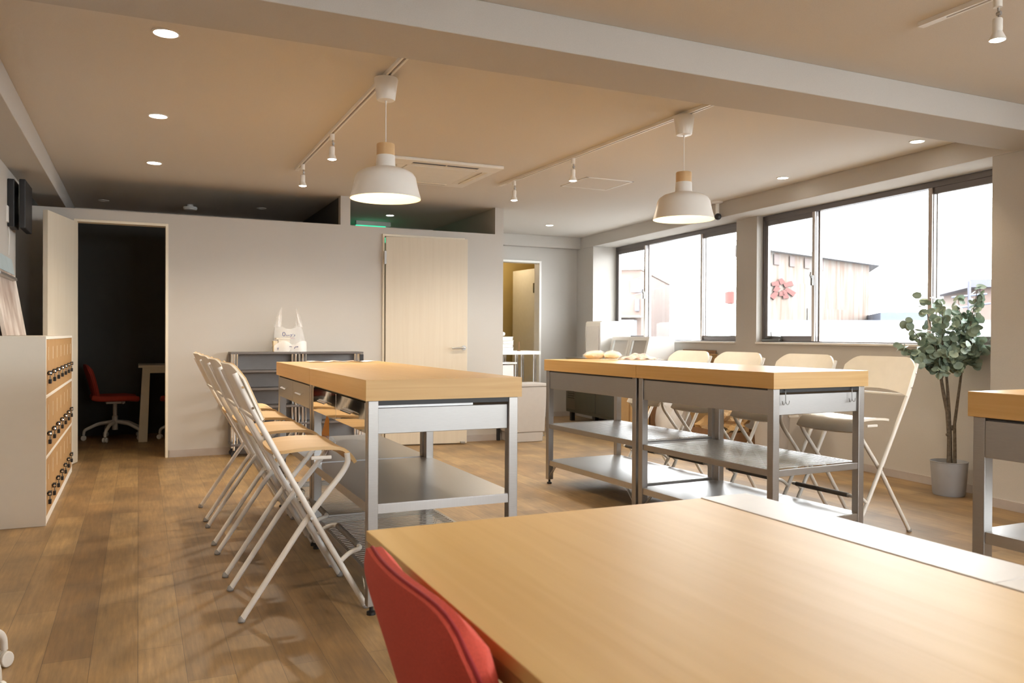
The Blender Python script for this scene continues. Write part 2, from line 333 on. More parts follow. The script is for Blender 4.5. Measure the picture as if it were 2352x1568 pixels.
struct('baseboard_back', MB().box(3.51, 9.84, 0, 4.13, 9.85, 0.065).box(4.95, 9.84, 0, 5.5, 9.85, 0.065), 'base')
struct('baseboard_right', MB().box(-0.01, -0.98, 0, 0, 4.85, 0.06, Wf).box(-0.28, -2.51, 0, -0.27, -0.97, 0.06, Wf).box(-0.01, -7.7, 0, 0, -2.51, 0.06, Wf).box(-0.27, -0.98, 0, 0, -0.97, 0.06, Wf), 'base')
# small lit room behind the far doorway
struct('wall_far_room', MB().box(3.95, 11.3, 0, 6.2, 11.4, CZ).box(3.95, 9.97, 0, 4.05, 11.3, CZ).box(5.6, 9.97, 0, 5.7, 11.3, CZ), 'ochre')
l = bpy.data.lights.new('far_room_lamp', 'POINT'); l.energy = 4.5; l.color = (1, 0.8, 0.5); l.shadow_soft_size = 0.1
o = bpy.data.objects.new('far_room_lamp', l); C.objects.link(o); o.location = (4.75, 10.80, 2.25)

# ------------------------------------------------------------ windows
def window(n, b0, b1, m1, m2, locks=True, handle=False):
    t = thing('window_%d' % n, None, None, tuple(W(0, 0, 0)), Wrot); t['kind'] = 'structure'
    z0, z1 = 1.05, 2.285
    fr = MB().box(0.07, b0, z1-0.045, 0.14, b1, z1).box(0.07, b0, z0, 0.14, b1, z0+0.012)
    fr.box(0.07, b0, z0, 0.14, b0+0.03, z1).box(0.07, b1-0.03, z0, 0.14, b1, z1)
    fr.build('window_frame', 'bronze', t, 0.002)
    def sash(c0, c1, a, bot=True, m='bronze'):
        s = MB().box(a, c0, z0+0.012, a+0.03, c0+0.045, z1-0.045).box(a, c1-0.045, z0+0.012, a+0.03, c1, z1-0.045)
        s.box(a, c0, z1-0.095, a+0.03, c1, z1-0.045).box(a, c0, z0+0.012, a+0.03, c1, z0+0.062)
        o = s.build('sash', m, t, 0.002); MB().box(a+0.012, c0+0.045, z0+0.06, a+0.018, c1-0.045, z1-0.095).build('pane', 'glass', o)
        return o
    s1 = sash(m1, b1-0.03, 0.075); s2 = sash(b0+0.03, m2, 0.075)
    c = MB().box(0.108, m2-0.05, z0+0.012, 0.136, m2+0.012, z1-0.045).box(0.108, m1-0.012, z0+0.012, 0.136, m1+0.06, z1-0.045)
    c.build('centre_stile', 'bronzelit', t, 0.002)
    MB().box(0.118, m2, z0+0.012, 0.124, m1, z1-0.045).build('pane', 'glass', t)
    MB().box(0.062, m1+0.004, z0+0.014, 0.075, m1+0.040, z1-0.047).build('sash_stile', 'bronzelit', s1, 0.002)
    MB().box(0.062, m2-0.040, z0+0.014, 0.075, m2-0.004, z1-0.047).build('sash_stile', 'bronzelit', s2, 0.002)
    if locks:
        MB().box(0.042, m1+0.010, 1.57, 0.062, m1+0.034, 1.66).tube([(0.045, m1+0.022, 1.63), (0.03, m1+0.022, 1.66), (0.035, m1+0.018, 1.69)], 0.008, 8).build('crescent_lock', 'dsteel', s1, 0.002)
    if handle:
        h = MB().box(0.03, b1-0.30, z0+0.012, 0.072, b1-0.04, z0+0.030).tube([(0.05, b1-0.06, z0+0.03), (0.05, b1-0.16, z0+0.055), (0.05, b1-0.30, z0+0.05)], 0.008, 8)
        h.tube([(0.05, b1-0.17, z0+0.05), (0.045, b1-0.165, z0+0.10)], 0.006, 8); h.build('window_handle', 'dsteel', s1, 0.002)
    MB().box(-0.015, b0-0.005, z0-0.018, 0.08, b1+0.0, z0+0.001).build('window_sill', 'whitetrim', t, 0.002)
    return t
window(1, 2.12, 4.85, 4.05, 2.86)
window(2, -0.98, 1.79, 1.045, -0.175, handle=True)
window(3, -4.4, -2.5, -3.0, -3.85)
window(4, -7.2, -4.7, -5.4, -6.5)

for n, x0, x1 in ((5, 1.65, 2.35), (6, 2.6, 4.75)):
    t = thing('window_%d' % n, None, None, (0, -3.36, 0)); t['kind'] = 'structure'; xm = (x0+x1)/2
    MB().box(x0, 0, 0.85, x1, 0.05, 0.89).box(x0, 0, 2.21, x1, 0.05, 2.25).box(x0, 0, 0.89, x0+0.04, 0.05, 2.21).box(x1-0.04, 0, 0.89, x1, 0.05, 2.21).box(xm-0.03, 0, 0.89, xm+0.03, 0.05, 2.21).build('window_frame', 'bronze', t)
    MB().box(x0+0.04, 0.02, 0.89, x1-0.04, 0.026, 2.21).build('pane', 'glass', t)
# ------------------------------------------------------------ doors
def door_frame(t, x0, x1, z1, y0=7.835, y1=7.955, th=0.022, m='cream'):
    MB().box(x0, y0, 0, x0+th, y1, z1).box(x1-th, y0, 0, x1, y1, z1).box(x0+th, y0, z1-th, x1-th, y1, z1).build('door_frame', m, t, 0.002)
def lever(t, x, z, y=-0.02, side=1, m='steel'):
    h = MB(); h.lathe([(0.0, -0.004), (0.024, -0.004), (0.024, 0.004), (0, 0.004)], (x, y, z), 20, 'Y')
    h.tube([(x, y, z), (x, y-0.045, z), (x-side*0.13, y-0.045, z-0.004)], 0.009, 10, bend=0.02); return h.build('door_handle', m, t, smooth=True)
d1 = thing('door_1', None, None, (0, 0, 0)); d1['kind'] = 'structure'; door_frame(d1, -0.50, 0.24, 2.075)
d1.location = (0, 0, 0)
leaf = thing('door_2', 'open pale maple door leaf swung into the room beside the lockers', 'door', (-0.485, 7.832, 0), math.radians(-103.5)); leaf['kind'] = 'structure'
MB().box(0, -0.018, 0.008, 0.70, 0.018, 2.045).build('door_leaf', 'doorwood', leaf, 0.002)
lever(leaf, 0.64, 0.98, 0.022, -1)
d3 = thing('door_3', None, None); d3['kind'] = 'structure'; door_frame(d3, 2.19, 3.06, 2.10)
leaf = thing('door_4', 'pale maple door standing slightly ajar in the middle of the partition', 'door', (2.218, 7.826, 0), math.radians(-9)); leaf['kind'] = 'structure'
lf = MB().box(0, -0.018, 0.012, 0.825, 0.018, 2.072).build('door_leaf', 'doorwood', leaf, 0.002)
lever(leaf, 0.79, 0.975, -0.020, 1)
MB().box(-0.014, -0.024, 1.80, 0.006, -0.016, 1.93).box(-0.014, -0.024, 0.2, 0.006, -0.016, 0.33).build('hinge', 'steel', leaf)
MB().box(0.755, -0.05, 0.012, 0.80, -0.018, 0.03).build('door_stop', 'steel', leaf, 0.002)
d5 = thing('door_5', None, None); d5['kind'] = 'structure'; door_frame(d5, 4.13, 4.95, 2.11, 9.83, 9.985, 0.03, 'whitetrim')
leaf = thing('door_6', 'white inner door ajar seen through the far doorway', 'door', (5.205, 10.50, 0), math.radians(95)); leaf['kind'] = 'structure'
MB().box(0, -0.018, 0.01, 0.65, 0.018, 2.07).build('door_leaf', 'whitetrim', leaf, 0.002)
MB().box(0.01, -0.03, 1.72, 0.035, -0.018, 1.86).build('hinge', 'dsteel', leaf); MB().box(0.02, 0.018, 1.72, 0.045, 0.03, 1.86).build('hinge', 'dsteel', leaf)
MB().box(0.62, 0.018, 0.9, 0.64, 0.05, 1.02).build('door_handle', 'kraftd', leaf)
struct('trim_7', MB().box(5.225, 10.45, 0, 5.285, 10.55, CZ).box(5.285, 10.42, 0, 5.6, 10.55, CZ), 'wall')

# ------------------------------------------------------------ steel worktables
def steel_table(name, label, loc, rz, wd_, ln, zs, zl, kind, group, near_gap=True, sides='open', flat_top='flat'):
    """zs = upper shelf z, zl = lower shelf z; kind: (upper type, lower type)"""
    t = thing(name, label, 'table', loc, rz, group)
    ZT, TH = 0.925, 0.082
    top = MB().box(0, 0, ZT-TH, wd_, ln-0.001, ZT).build('worktop', 'slab', t, 0.002)
    zb = ZT-TH; lw = 0.042; ins = 0.012
    MB().box(0, -0.0012, zb, wd_, 0, ZT-0.0003).build('edge_band', 'slabx', top)
    for (x, y) in ((ins, ins), (wd_-ins-lw, ins), (ins, ln-ins-lw), (wd_-ins-lw, ln-ins-lw)):
        lg = MB().box(x, y, 0.035, x+lw, y+lw, zb).build('leg', 'steel', t, 0.003)
        MB().lathe([(0, 0), (0.018, 0), (0.018, 0.012), (0.008, 0.016), (0.008, 0.035)], (x+lw/2, y+lw/2, 0), 16).build('foot', 'black', lg, smooth=True)
    x0, x1, y0, y1 = ins+lw, wd_-ins-lw, ins+lw, ln-ins-lw
    # added black filler keeping the gap under the worktop dark, and apron panels
    MB().box(x0, ins+0.004, zb-0.020, x1, ln-ins-0.004, zb-0.0005).box(ins+0.004, y0, zb-0.008, wd_-ins-0.004, y1, zb-0.0005).build('dark_gap_filler', 'black', t)
    MB().box(x0+0.001, ins+0.012, 0.71, x1-0.001, ins+0.030, zb-0.031).build('apron', 'apron', t, 0.002)
    MB().box(x0+0.001, ln-ins-0.030, 0.71, x1-0.001, ln-ins-0.012, zb-0.018).build('apron', 'apron', t, 0.002)
    if sides == 'drawers' or sides == 'mirror':
        MB().box(ins+0.016, y0, 0.71, wd_-0.2, y1, zb-0.009).build('drawer_box', 'steelh', t)
        n = 2; L = (y1-y0)/n
        for k in range(n):
            a = y0+k*L; m = 'mirror' if sides == 'mirror' else 'steel'
            d = MB().box(ins-0.002, a+0.002, 0.713, ins+0.016, a+L-0.002, zb-0.010).build('drawer', m, t, 0.0015)
            h = MB(); yc = a+L/2; h.sheet(lambda u, v: (ins-0.002-0.020*math.sin(u*PI*0.5), yc-0.09+0.18*v, 0.785-0.012*u), 4, 2, 0.003)
            h.build('handle', 'mirror' if sides == 'mirror' else 'chrome', d)
    else:
        MB().box(ins+0.008, y0, 0.71, ins+0.020, y1, zb-0.009).build('apron', 'steel', t, 0.002)
    MB().box(wd_-ins-0.020, y0, 0.71, wd_-ins-0.008, y1, zb-0.009).build('apron', 'steel', t, 0.002)
    for z, ty in ((zs, kind[0]), (zl, kind[1])):
        if z is None: continue
        if ty == 'flat':
            s = MB().box(x0-0.02, ins+0.006, z-0.004, x1+0.02, ln-ins-0.006, z)
            s.box(x0, ins+0.004, z-0.038, x1, ins+0.012, z-0.004).box(x0, ln-ins-0.012, z-0.038, x1, ln-ins-0.004, z-0.004)
            s.box(ins+0.006, y0, z-0.038, ins+0.014, y1, z-0.0005).box(wd_-ins-0.014, y0, z-0.038, wd_-ins-0.006, y1, z-0.0005)
            s.box(ins+0.014, y0, z-0.004, x0-0.02, y1, z-0.0002).box(x1+0.02, y0, z-0.004, wd_-ins-0.014, y1, z-0.0002)
            s.build('shelf', 'steelh', t)
        else:
            f = MB()
            f.box(ins+0.006, y0, z-0.034, ins+0.024, y1, z).box(wd_-ins-0.024, y0, z-0.034, wd_-ins-0.006, y1, z)
            f.box(x0, ins+0.004, z-0.034, x1, ins+0.020, z).box(x0, ln-ins-0.020, z-0.034, x1, ln-ins-0.004, z)
            f.build('shelf_rail', 'steel', t, 0.0015)
            g = MB(); n = int((y1-y0)/0.0305); sw = 0.0175 if z > 0.3 else 0.012
            for k in range(n):
                yy = y0+0.004+(y1-y0-0.008)*(k+0.15)/n; g.box(ins+0.024, yy, z-0.0022, wd_-ins-0.024, yy+sw, z-0.0006)
            g.build('slatted_shelf', 'steelh', t)
    if zl and zl > 0.15:
        for (x, y, sy) in ((ins+0.01, y0, 1), (ins+0.01, y1, -1), (wd_-ins-0.01, y0, 1), (wd_-ins-0.01, y1, -1)):
            MB().tube([(x, y, zl-0.115), (x, y+sy*0.075, zl-0.036)], 0.003, 8).tube([(x+0.012, y, zl-0.115), (x+0.012, y+sy*0.075, zl-0.036)], 0.003, 8).build('brace', 'steel', t)
    return t
G = 'stainless worktables with bamboo tops'
steel_table('steel_worktable', 'near half of the left worktable, with mirror-bright drawers above the folding stools', (0.802, 3.10, 0), 0, 0.669, 1.145, 0.436, 0.166, ('flat', 'slat'), G, sides='mirror')
steel_table('steel_worktable', 'far half of the left worktable, with two dull steel drawers, by the partition', (0.802, 4.246, 0), 0, 0.669, 1.108, 0.436, 0.150, ('flat', 'slat'), G, sides='drawers')
rz2 = 0.041
def T2(a, b): return (2.845+a*math.cos(rz2)-b*math.sin(rz2), 3.101+a*math.sin(rz2)+b*math.cos(rz2), 0)
steel_table('steel_worktable', 'near half of the window-side worktable, two hooks hanging on its end', T2(0, 0), rz2, 0.673, 1.150, 0.437, 0.168, ('slat', 'flat'), G)
steel_table('steel_worktable', 'far half of the window-side worktable, with bread bags on its top', T2(0, 1.151), rz2, 0.673, 1.161, 0.447, 0.178, ('slat', 'flat'), G)
steel_table('steel_worktable', 'worktable cut off by the right edge of the photo, in front of the potted tree', (2.487, 0.62, 0), 0, 0.669, 1.19, 0.470, None, ('flat', 'flat'), G, sides='drawers')

def hook(a, label):
    t = thing('wire_hook', label, 'hook', T2(a, 0.018), rz2, 'wire hooks on the worktable end')
    h = MB().tube([(0, 0.0, 0.838), (0, -0.010, 0.832), (0, -0.012, 0.775)], 0.0022, 8, bend=0.004)
    for s in (-1, 1): h.tube([(0, -0.012, 0.778), (s*0.008, -0.013, 0.763), (s*0.020, -0.013, 0.764), (s*0.024, -0.013, 0.782)], 0.0020, 8, bend=0.008)
    h.build('hook_wire', 'dsteel', t, smooth=True)
hook(0.088, 'left wire hook hanging under the near end of the window-side worktable')
hook(0.560, 'right wire hook hanging under the near end of the window-side worktable')

# ------------------------------------------------------------ foreground table
t = thing('desk_table', 'large oak-topped table filling the foreground, strip along its far side whitened for window reflection', 'table', (0.403, -0.9, 0))
MB().box(0, 0, 0.700, 0.800, 2.452, 0.72).build('tabletop', 'oak', t, 0.0015)
MB().box(0.0, -0.001, 0.678, 0.79, 2.440, 0.6995).build('top_frame', 'oakedge', t)
for y0, y1 in ((0.0, 1.728), (1.730, 2.452)): MB().box(0.8015, y0, 0.704, 0.939, y1, 0.7215).build('edge_panel', 'whitesheen', t, 0.0015)  # strip panels whitened, window reflection put into their colour
MB().box(0.80, 0.0, 0.678, 0.93, 2.44, 0.7035).build('top_frame', 'white', t)
for x in (0.12, 0.84):
    for y in (0.14, 2.20): MB().box(x, y, 0, x+0.05, y+0.05, 0.678).build('leg', 'white', t, 0.003)

# ------------------------------------------------------------ folding stools
def make_stool(label, back):
    t = thing('folding_bar_stool', label, 'stool', (0, 0, 0), 0, 'white folding bar stools')
    HW = 0.235
    def foot(lg, p, d):
        p = Vector(p); MB().tube([p, p-Vector((d[0], 0, d[2])).normalized()*0.004, p], 0.009, 10)
        MB().lathe([(0, 0), (0.012, 0), (0.015, 0.006), (0.012, 0.018), (0.007, 0.024)], (p.x, p.y, 0), 14).build('foot_cap', 'greyfoot', lg, smooth=True)
    for s in (-1, 1):
        y = s*HW
        lg = MB().tube([(0.232, y, 0.014), (0.028, y, 0.375), (-0.200, y, 0.80), (-0.270, y*0.965, 0.952)], 0.0115, 14, bend=0.12).build('leg', 'white', t, smooth=True)
        foot(lg, (0.236, y, 0), (0.5, 0, -0.85))
        yr = s*(HW-0.026)
        lg = MB().tube([(-0.236, yr, 0.014), (0.005, yr, 0.375), (0.170, yr, 0.577), (0.163, yr, 0.625)], 0.0115, 14, bend=0.07).build('leg', 'white', t, smooth=True)
        foot(lg, (-0.24, yr, 0), (-0.5, 0, -0.85))
        MB().lathe([(0, -0.003), (0.006, -0.003), (0.007, 0.0), (0, 0.002)], (0.018, y+s*0.012, 0.383), 12, 'Y').build('bolt', 'chrome', t, smooth=True)
        MB().box(0.02, yr-0.010, 0.606, 0.10, yr+0.002, 0.620).build('seat_bracket', 'white', t, 0.003)
    fr = MB().tube([(0.128, -HW, 0.195), (0.172, -HW+0.002, 0.232), (0.218, -HW+0.008, 0.240), (0.218, HW-0.008, 0.240), (0.172, HW-0.002, 0.232), (0.128, HW, 0.195)], 0.0095, 12, bend=0.03).build('footrest', 'white', t, smooth=True)
    MB().tube([(0.218, -0.188, 0.240), (0.218, 0.188, 0.240)], 0.0130, 12).build('rubber_sleeve', 'sleeve', fr, smooth=True)
    # seat: bent plywood, wide at the back, curving down at front
    def seat(u, v):
        x = -0.120+0.325*u; yy = (v-0.5)*2
        hw = 0.205*(1-0.10*max(0, 1-u*4)**2)
        z = 0.622+0.012*math.sin(u*PI)-max(0, u-0.80)**2*1.25+0.008*abs(yy)**2
        xx = x-0.012*abs(yy)**8*(max(0, u-0.6)/0.4)+0.02*abs(yy)**6*max(0, 1-u*4)
        return (xx, yy*hw, z)
    MB().sheet(seat, 20, 14, 0.013).build('seat', back[0], t, smooth=True)
    # backrest: curved plywood with rounded top corners
    def bk(u, v):
        yy = (u-0.5)*2; hw = 0.245
        y = yy*hw
        top = 0.988-0.055*max(0, (abs(yy)-0.62)/0.38)**2.2; bot = 0.775-0.030*(1-abs(yy)**2)*-1
        z = bot+(top-bot)*v
        x = -0.176-(z-0.775)*0.44-0.032*(1-yy*yy)+0.012
        return (x, y, z)
    br_ = MB().sheet(bk, 24, 10, -0.009).build('backrest', 'beige', t, smooth=True)
    MB().sheet(lambda u, v: Vector(bk(u, v))+Vector((0.0006, 0, 0.0003)), 24, 10, 0.004).build('veneer', back[1], br_, smooth=True)
    for s in (-1, 1):
        for z in (0.82, 0.90): MB().lathe([(0, -0.002), (0.005, -0.002), (0.005, 0.002), (0, 0.003)], (-0.205-(z-0.82)*0.46, s*0.247, z), 10, 'Y').build('bolt', 'chrome', t, smooth=True)
    MB().box(-0.205, -HW+0.01, 0.772, -0.193, HW-0.01, 0.784).build('back_rail', 'white', t, 0.003)
    return t
st = make_stool('nearest folding stool in the row along the left worktable', ('birch', 'birch'))
st.location = (0.600, 3.455, 0)
for y, lab in ((4.088, 'second folding stool from the camera along the left worktable'), (4.70, 'third folding stool from the camera along the left worktable'), (5.29, 'farthest folding stool along the left worktable, by the dark shelving')):
    dup(st, (0.600, y, 0), 0, lab)
st2 = make_stool('cream-backed stool nearest the potted tree, at the window side', ('beige', 'beige'))
st2.location = (3.735, 3.45, 0); st2.rotation_euler = (0, 0, PI+0.02)
for y, lab in ((4.03, 'second cream-backed stool from the potted tree, at the window side'), (4.665, 'third cream-backed stool from the potted tree, at the window side'), (5.23, 'cream-backed stool in front of the open cardboard box')):
    dup(st2, (3.735-(y-3.45)*0.02, y, 0), PI+0.02, lab)

# ------------------------------------------------------------ red office chairs
def make_chair(label):
    t = thing('office_chair', label, 'chair', (0, 0, 0), 0, 'red office chairs with white bases')
    def prof(z):  # x of shell centre line against height
        k = (z-0.42)/0.38
        return -0.185-0.075*k-0.03*k*k
    def hwid(z):
        k = max(0, min(1, (z-0.42)/0.34)); return 0.100+0.122*math.sin(k*PI/2)**1.2
    def shell(u, v):
        a = (u-0.5)*2
        z = 0.42+0.362*v
        zt = z-0.006*a*a-0.040*abs(a)**7*v**3
        h = hwid(z)*(1-0.05*v**8)
        return (prof(z)+0.030*abs(a)**2*(0.5+0.5*v), a*h, zt)
    def inner(u, v):
        p = shell(u, v); return (p[0]+0.0165, p[1]*0.992, p[2]+0.001)
    def pads(f, th):
        m = MB(); n = 28; k = 20; g = [[Vector(f(i/n, j/k)) for j in range(k+1)] for i in range(n+1)]
        def e(i, j): 
            q = min(i, n-i, k-j)/5.0; return (1-(1-min(1, q))**2.5)
        A = [[m.bm.verts.new(g[i][j]) for j in range(k+1)] for i in range(n+1)]
        B = [[m.bm.verts.new(g[i][j]+Vector((th*(0.35+0.65*e(i, j)), 0, 0))) for j in range(k+1)] for i in range(n+1)]
        for i in range(n):
            for j in range(k):
                m.bm.faces.new((A[i][j], A[i][j+1], A[i+1][j+1], A[i+1][j])); m.bm.faces.new((B[i][j], B[i+1][j], B[i+1][j+1], B[i][j+1]))
        for i in range(n):
            for j, s_ in ((0, 1), (k, -1)): m.bm.faces.new((A[i][j], A[i+1][j], B[i+1][j], B[i][j]))
        for j in range(k):
            for i in (0, n): m.bm.faces.new((A[i][j], A[i][j+1], B[i][j+1], B[i][j]))
        return m
    bk = pads(shell, -0.026).build('backrest', 'red', t, smooth=True)
    pads(lambda u, v: Vector(shell(u, v))+Vector((0.0005, 0, 0)), 0.040).build('backrest_cushion', 'red', bk, smooth=True)
    edge = [Vector(shell(0, v/12.0)) for v in range(1, 13)]+[Vector(shell(u/20.0, 1)) for u in range(1, 20)]+[Vector(shell(1, v/12.0)) for v in range(12, 0, -1)]
    MB().tube(edge, 0.0032, 6).build('piping', 'redseam', bk, smooth=True)
    def seat(u, v):
        a = (v-0.5)*2; x = -0.22+0.44*u
        h = 0.225*(1-0.25*abs(2*u-1)**4)
        return (x, a*h*(0.97), 0.455+0.012*abs(a)**3-0.025*max(0, u-0.75)*2+0.03*max(0, 0.15-u)*3)
    MB().sheet(seat, 16, 16, -0.055).build('seat', 'red', t, smooth=True, sub=1)
    MB().box(-0.09, -0.08, 0.375, 0.09, 0.08, 0.402).build('seat_plate', 'white', t, 0.006)
    MB().tube([(0.05, -0.03, 0.39), (0.06, -0.20, 0.385)], 0.006, 8).build('lever', 'white', t, smooth=True)
    MB().lathe([(0.0, 0.10), (0.028, 0.10), (0.028, 0.24), (0.020, 0.25), (0.020, 0.38), (0, 0.38)], (0, 0, 0), 20).build('stem', 'white', t, smooth=True)
    for k in range(5):
        a = 2*PI*k/5+0.55; c, s_ = math.cos(a), math.sin(a)
        lg = MB().tube([(0.02*c, 0.02*s_, 0.185), (0.16*c, 0.16*s_, 0.165), (0.285*c, 0.285*s_, 0.105), (0.29*c, 0.29*s_, 0.055)], [0.020, 0.013], 10, bend=0.03).build('leg', 'white', t, smooth=True)
        cx, cy = 0.29*c, 0.29*s_
        cs = MB()
        for q in (-0.014, 0.014):
            n1, n2 = -s_, c
            cs.tube([(cx+n1*(q-0.009), cy+n2*(q-0.009), 0.026), (cx+n1*(q+0.009), cy+n2*(q+0.009), 0.026)], 0.026, 18)
        cs.build('caster', 'wplast', lg, 0.003, smooth=True)
    return t
ch = make_chair('red fabric office chair pushed against the foreground table')
ch.location = (0.594, 1.066, 0)
dup(ch, (-0.22, 9.42, 0), 0.10, 'red office chair inside the dark room, facing the desk')
dup(ch, (0.47, 9.14, 0), math.radians(124.5), 'office chair of which one caster shows behind the desk leg in the dark room')
dup(ch, (-0.582, 2.977, 0), math.radians(80.5), 'office chair of which one white caster shows at the left edge of the photo').scale = (0.82, 0.82, 1)
for c_ in kids(bpy.data.objects['office_chair.003']):
    if c_.name.startswith(('seat', 'backrest')): c_.scale = (0.75, 0.75, 1)

# desk in the dark room
t = thing('desk', 'cream desk with slanted legs inside the dark room', 'desk', (0.0, 9.05, 0))
MB().box(0, 0, 0.755, 1.3, 0.60, 0.78).build('desktop', 'cream', t, 0.003)
for x0, s in ((0.04, -1), (1.18, 1)):
    for y in (0.01, 0.53): MB().prism([(x0+s*0.0, 0.755), (x0+0.07, 0.755), (x0+0.07+s*0.025, 0.0), (x0+s*0.04, 0.0)], y, y+0.05, lambda a, b, h: Vector((a, h, b))).build('leg', 'cream', t, 0.002)
MB().box(0.08, 0.02, 0.70, 1.2, 0.05, 0.755).build('apron', 'cream', t, 0.002)

# ------------------------------------------------------------ lockers
LX, LY0, LY1, LH = -0.478, 5.32, 7.33, 1.083
t = thing('locker_cabinet', 'low white locker cabinet with oak doors in three rows against the left wall', 'locker', (0, 0, 0))
b = MB().box(-0.835, LY0, 0, LX, LY0+0.018, LH).box(-0.835, LY1-0.018, 0, LX, LY1, LH).box(-0.835, LY0+0.018, LH-0.018, LX, LY1-0.018, LH).box(-0.835, LY0+0.018, 0, LX-0.002, LY1-0.018, 0.045)
rows = (0.045, 0.385, 0.735, LH-0.018)
for z in rows[1:3]: b.box(-0.835, LY0+0.018, z-0.009, LX, LY1-0.018, z+0.009)
b.box(-0.835, LY0+0.018, 0.045, -0.825, LY1-0.018, LH-0.018)
b.build('carcass', 'lockwhite', t, 0.0015)
NC = 7; DW = (LY1-LY0-0.036)/NC
PL = []
for r in range(3):
    for c in range(NC):
        y = LY0+0.018+c*DW; za, zb_ = rows[r]+(0.009 if r else 0), rows[r+1]-(0.009 if r < 2 else 0)
        d = MB().box(LX-0.020, y+0.0015, za+0.001, LX-0.002, y+DW-0.0015, zb_-0.001).build('door', 'lockwood', t, 0.001)
        yl = y+0.075
        MB().box(LX-0.003, y+0.13, za+0.20, LX-0.0005, y+0.140, zb_-0.045).build('slot', 'cream', d)
        zl = za+0.125
        la = MB(); la.tube([(LX-0.004, yl, zl), (LX+0.012, yl, zl)], 0.006, 10); la.box(LX+0.002, yl-0.018, zl-0.012, LX+0.022, yl+0.022, zl+0.013)
        la.build('latch', 'black', d, 0.002)
        MB().blob((LX+0.014, yl-0.024, zl), 0.008, 1, 0, 1).build('knob', 'chrome', d, smooth=True)
        PL.append((r, c, yl+0.006, zl-0.048))
def make_padlock():
    p = thing('padlock', 'x', 'padlock', (0, 0, 0), 0, 'small black padlocks on the locker doors')
    MB().box(-0.008, -0.015, -0.014, 0.008, 0.015, 0.012).build('lock_body', 'black', p, 0.003)
    MB().tube([(0, -0.009, 0.010), (0, -0.009, 0.030), (0, 0.009, 0.030), (0, 0.009, 0.010)], 0.0025, 8, bend=0.009).build('shackle', 'dsteel', p, smooth=True)
    return p
pl0 = None; rn = ('bottom', 'middle', 'top'); cn = ('first', 'second', 'third', 'fourth', 'fifth', 'sixth', 'seventh')
for r, c, y, z in PL:
    lab = 'black padlock on the %s door from the near end, %s row of lockers' % (cn[c], rn[r])
    if pl0 is None: pl0 = make_padlock(); pl0.location = (LX+0.012, y, z); pl0['label'] = lab
    else: dup(pl0, (LX+0.012, y, z), 0, lab)

# leaning painting on the lockers
t = thing('painting', 'large brown and pale blue painted board leaning on the wall above the lockers', 'painting', (-0.74, 6.40, LH), 0)
lean = Matrix.Rotation(math.radians(-9.5), 4, 'Y')
MB().box(-0.012, -0.62, 0.0, 0.012, 0.34, 0.43, lean).build('lower_panel', 'artbrown', t, 0.002)
MB().box(-0.012, -0.62, 0.432, 0.012, 0.34, 0.545, lean).build('upper_panel', 'artblue', t, 0.002)
MB().box(0.014, -0.62, 0.375, 0.045, 0.12, 0.395, lean).build('ledge', 'steel', t, 0.003)

# wall-mounted screen on the left wall
t = thing('wall_monitor', 'black screen on a bracket high on the left wall', 'monitor', (-0.85, 6.98, 0))
MB().box(0.0, -0.22, 1.86, 0.045, 0.02, 2.20).build('mount_box', 'black', t, 0.006)
MB().box(0.05, 0.02, 2.12, 0.08, 0.06, 2.18).box(0.05, 0.02, 1.92, 0.08, 0.06, 1.98).build('bracket_arm', 'black', t, 0.002)
MB().box(0.075, -0.24, 1.85, 0.115, 0.16, 2.20).build('screen_panel', 'black', t, 0.006)
tag(MB().tube([(-0.845, 6.80, 1.86), (-0.84, 6.80, 1.80), (-0.845, 6.81, 1.72), (-0.845, 6.80, 1.66)], 0.003, 8).build('power_cable', 'wplast', smooth=True), 'thin white cable hanging below the black wall screen', 'cable')
tag(MB().box(-0.85, 6.70, 1.885, -0.838, 6.77, 2.0).build('wall_switch', 'wplast', bevel=0.002), 'white wall plate beside the black screen on the left wall', 'switch')

# ------------------------------------------------------------ plant
px_, py_ = 5.175, 3.90
t = thing('potted_eucalyptus', 'tall eucalyptus tree in a grey pot in the window corner', 'plant', (px_, py_, 0))
MB().lathe([(0.0, 0.0), (0.098, 0.0), (0.104, 0.01), (0.120, 0.232), (0.124, 0.236), (0.118, 0.238), (0.112, 0.232), (0.108, 0.205), (0, 0.205)], (0, 0, 0), 40).build('pot', 'greypot', t, smooth=True)
MB().lathe([(0.108, 0.200), (0.06, 0.212), (0.0, 0.215)], (0, 0, 0), 24).build('soil', 'soil', t, smooth=True)
R_ = Vector((0.909, -0.4175, 0)); D_ = Vector((0.4175, 0.909, 0))   # across / away from the room's middle
def LP(r, d, z): return R_*r+D_*d+Vector((0, 0, z))
stems = MB()
stems.tube([LP(0.0, 0, 0.20), LP(0.0, 0, 0.40), LP(-0.015, 0, 0.58), LP(-0.04, 0.01, 0.72), LP(-0.06, 0.01, 0.84)], [0.016, 0.010], 10)
stems.tube([LP(0.015, 0.01, 0.20), LP(0.01, 0.01, 0.42), LP(-0.005, 0.0, 0.60), LP(-0.015, 0.0, 0.74), LP(-0.03, 0, 0.9)], [0.014, 0.008], 10)
stems.tube([LP(0.03, -0.02, 0.20), LP(0.025, -0.02, 0.50), LP(0.055, -0.02, 0.74), LP(0.085, -0.01, 0.94)], [0.012, 0.007], 10)
stems.blob(LP(0.018, -0.005, 0.47), 0.02, 3, 0.1, 1); stems.blob(LP(-0.012, 0, 0.42), 0.015, 4, 0.1, 1)
rnd = random.Random(11); leaves = MB(); twigs = []
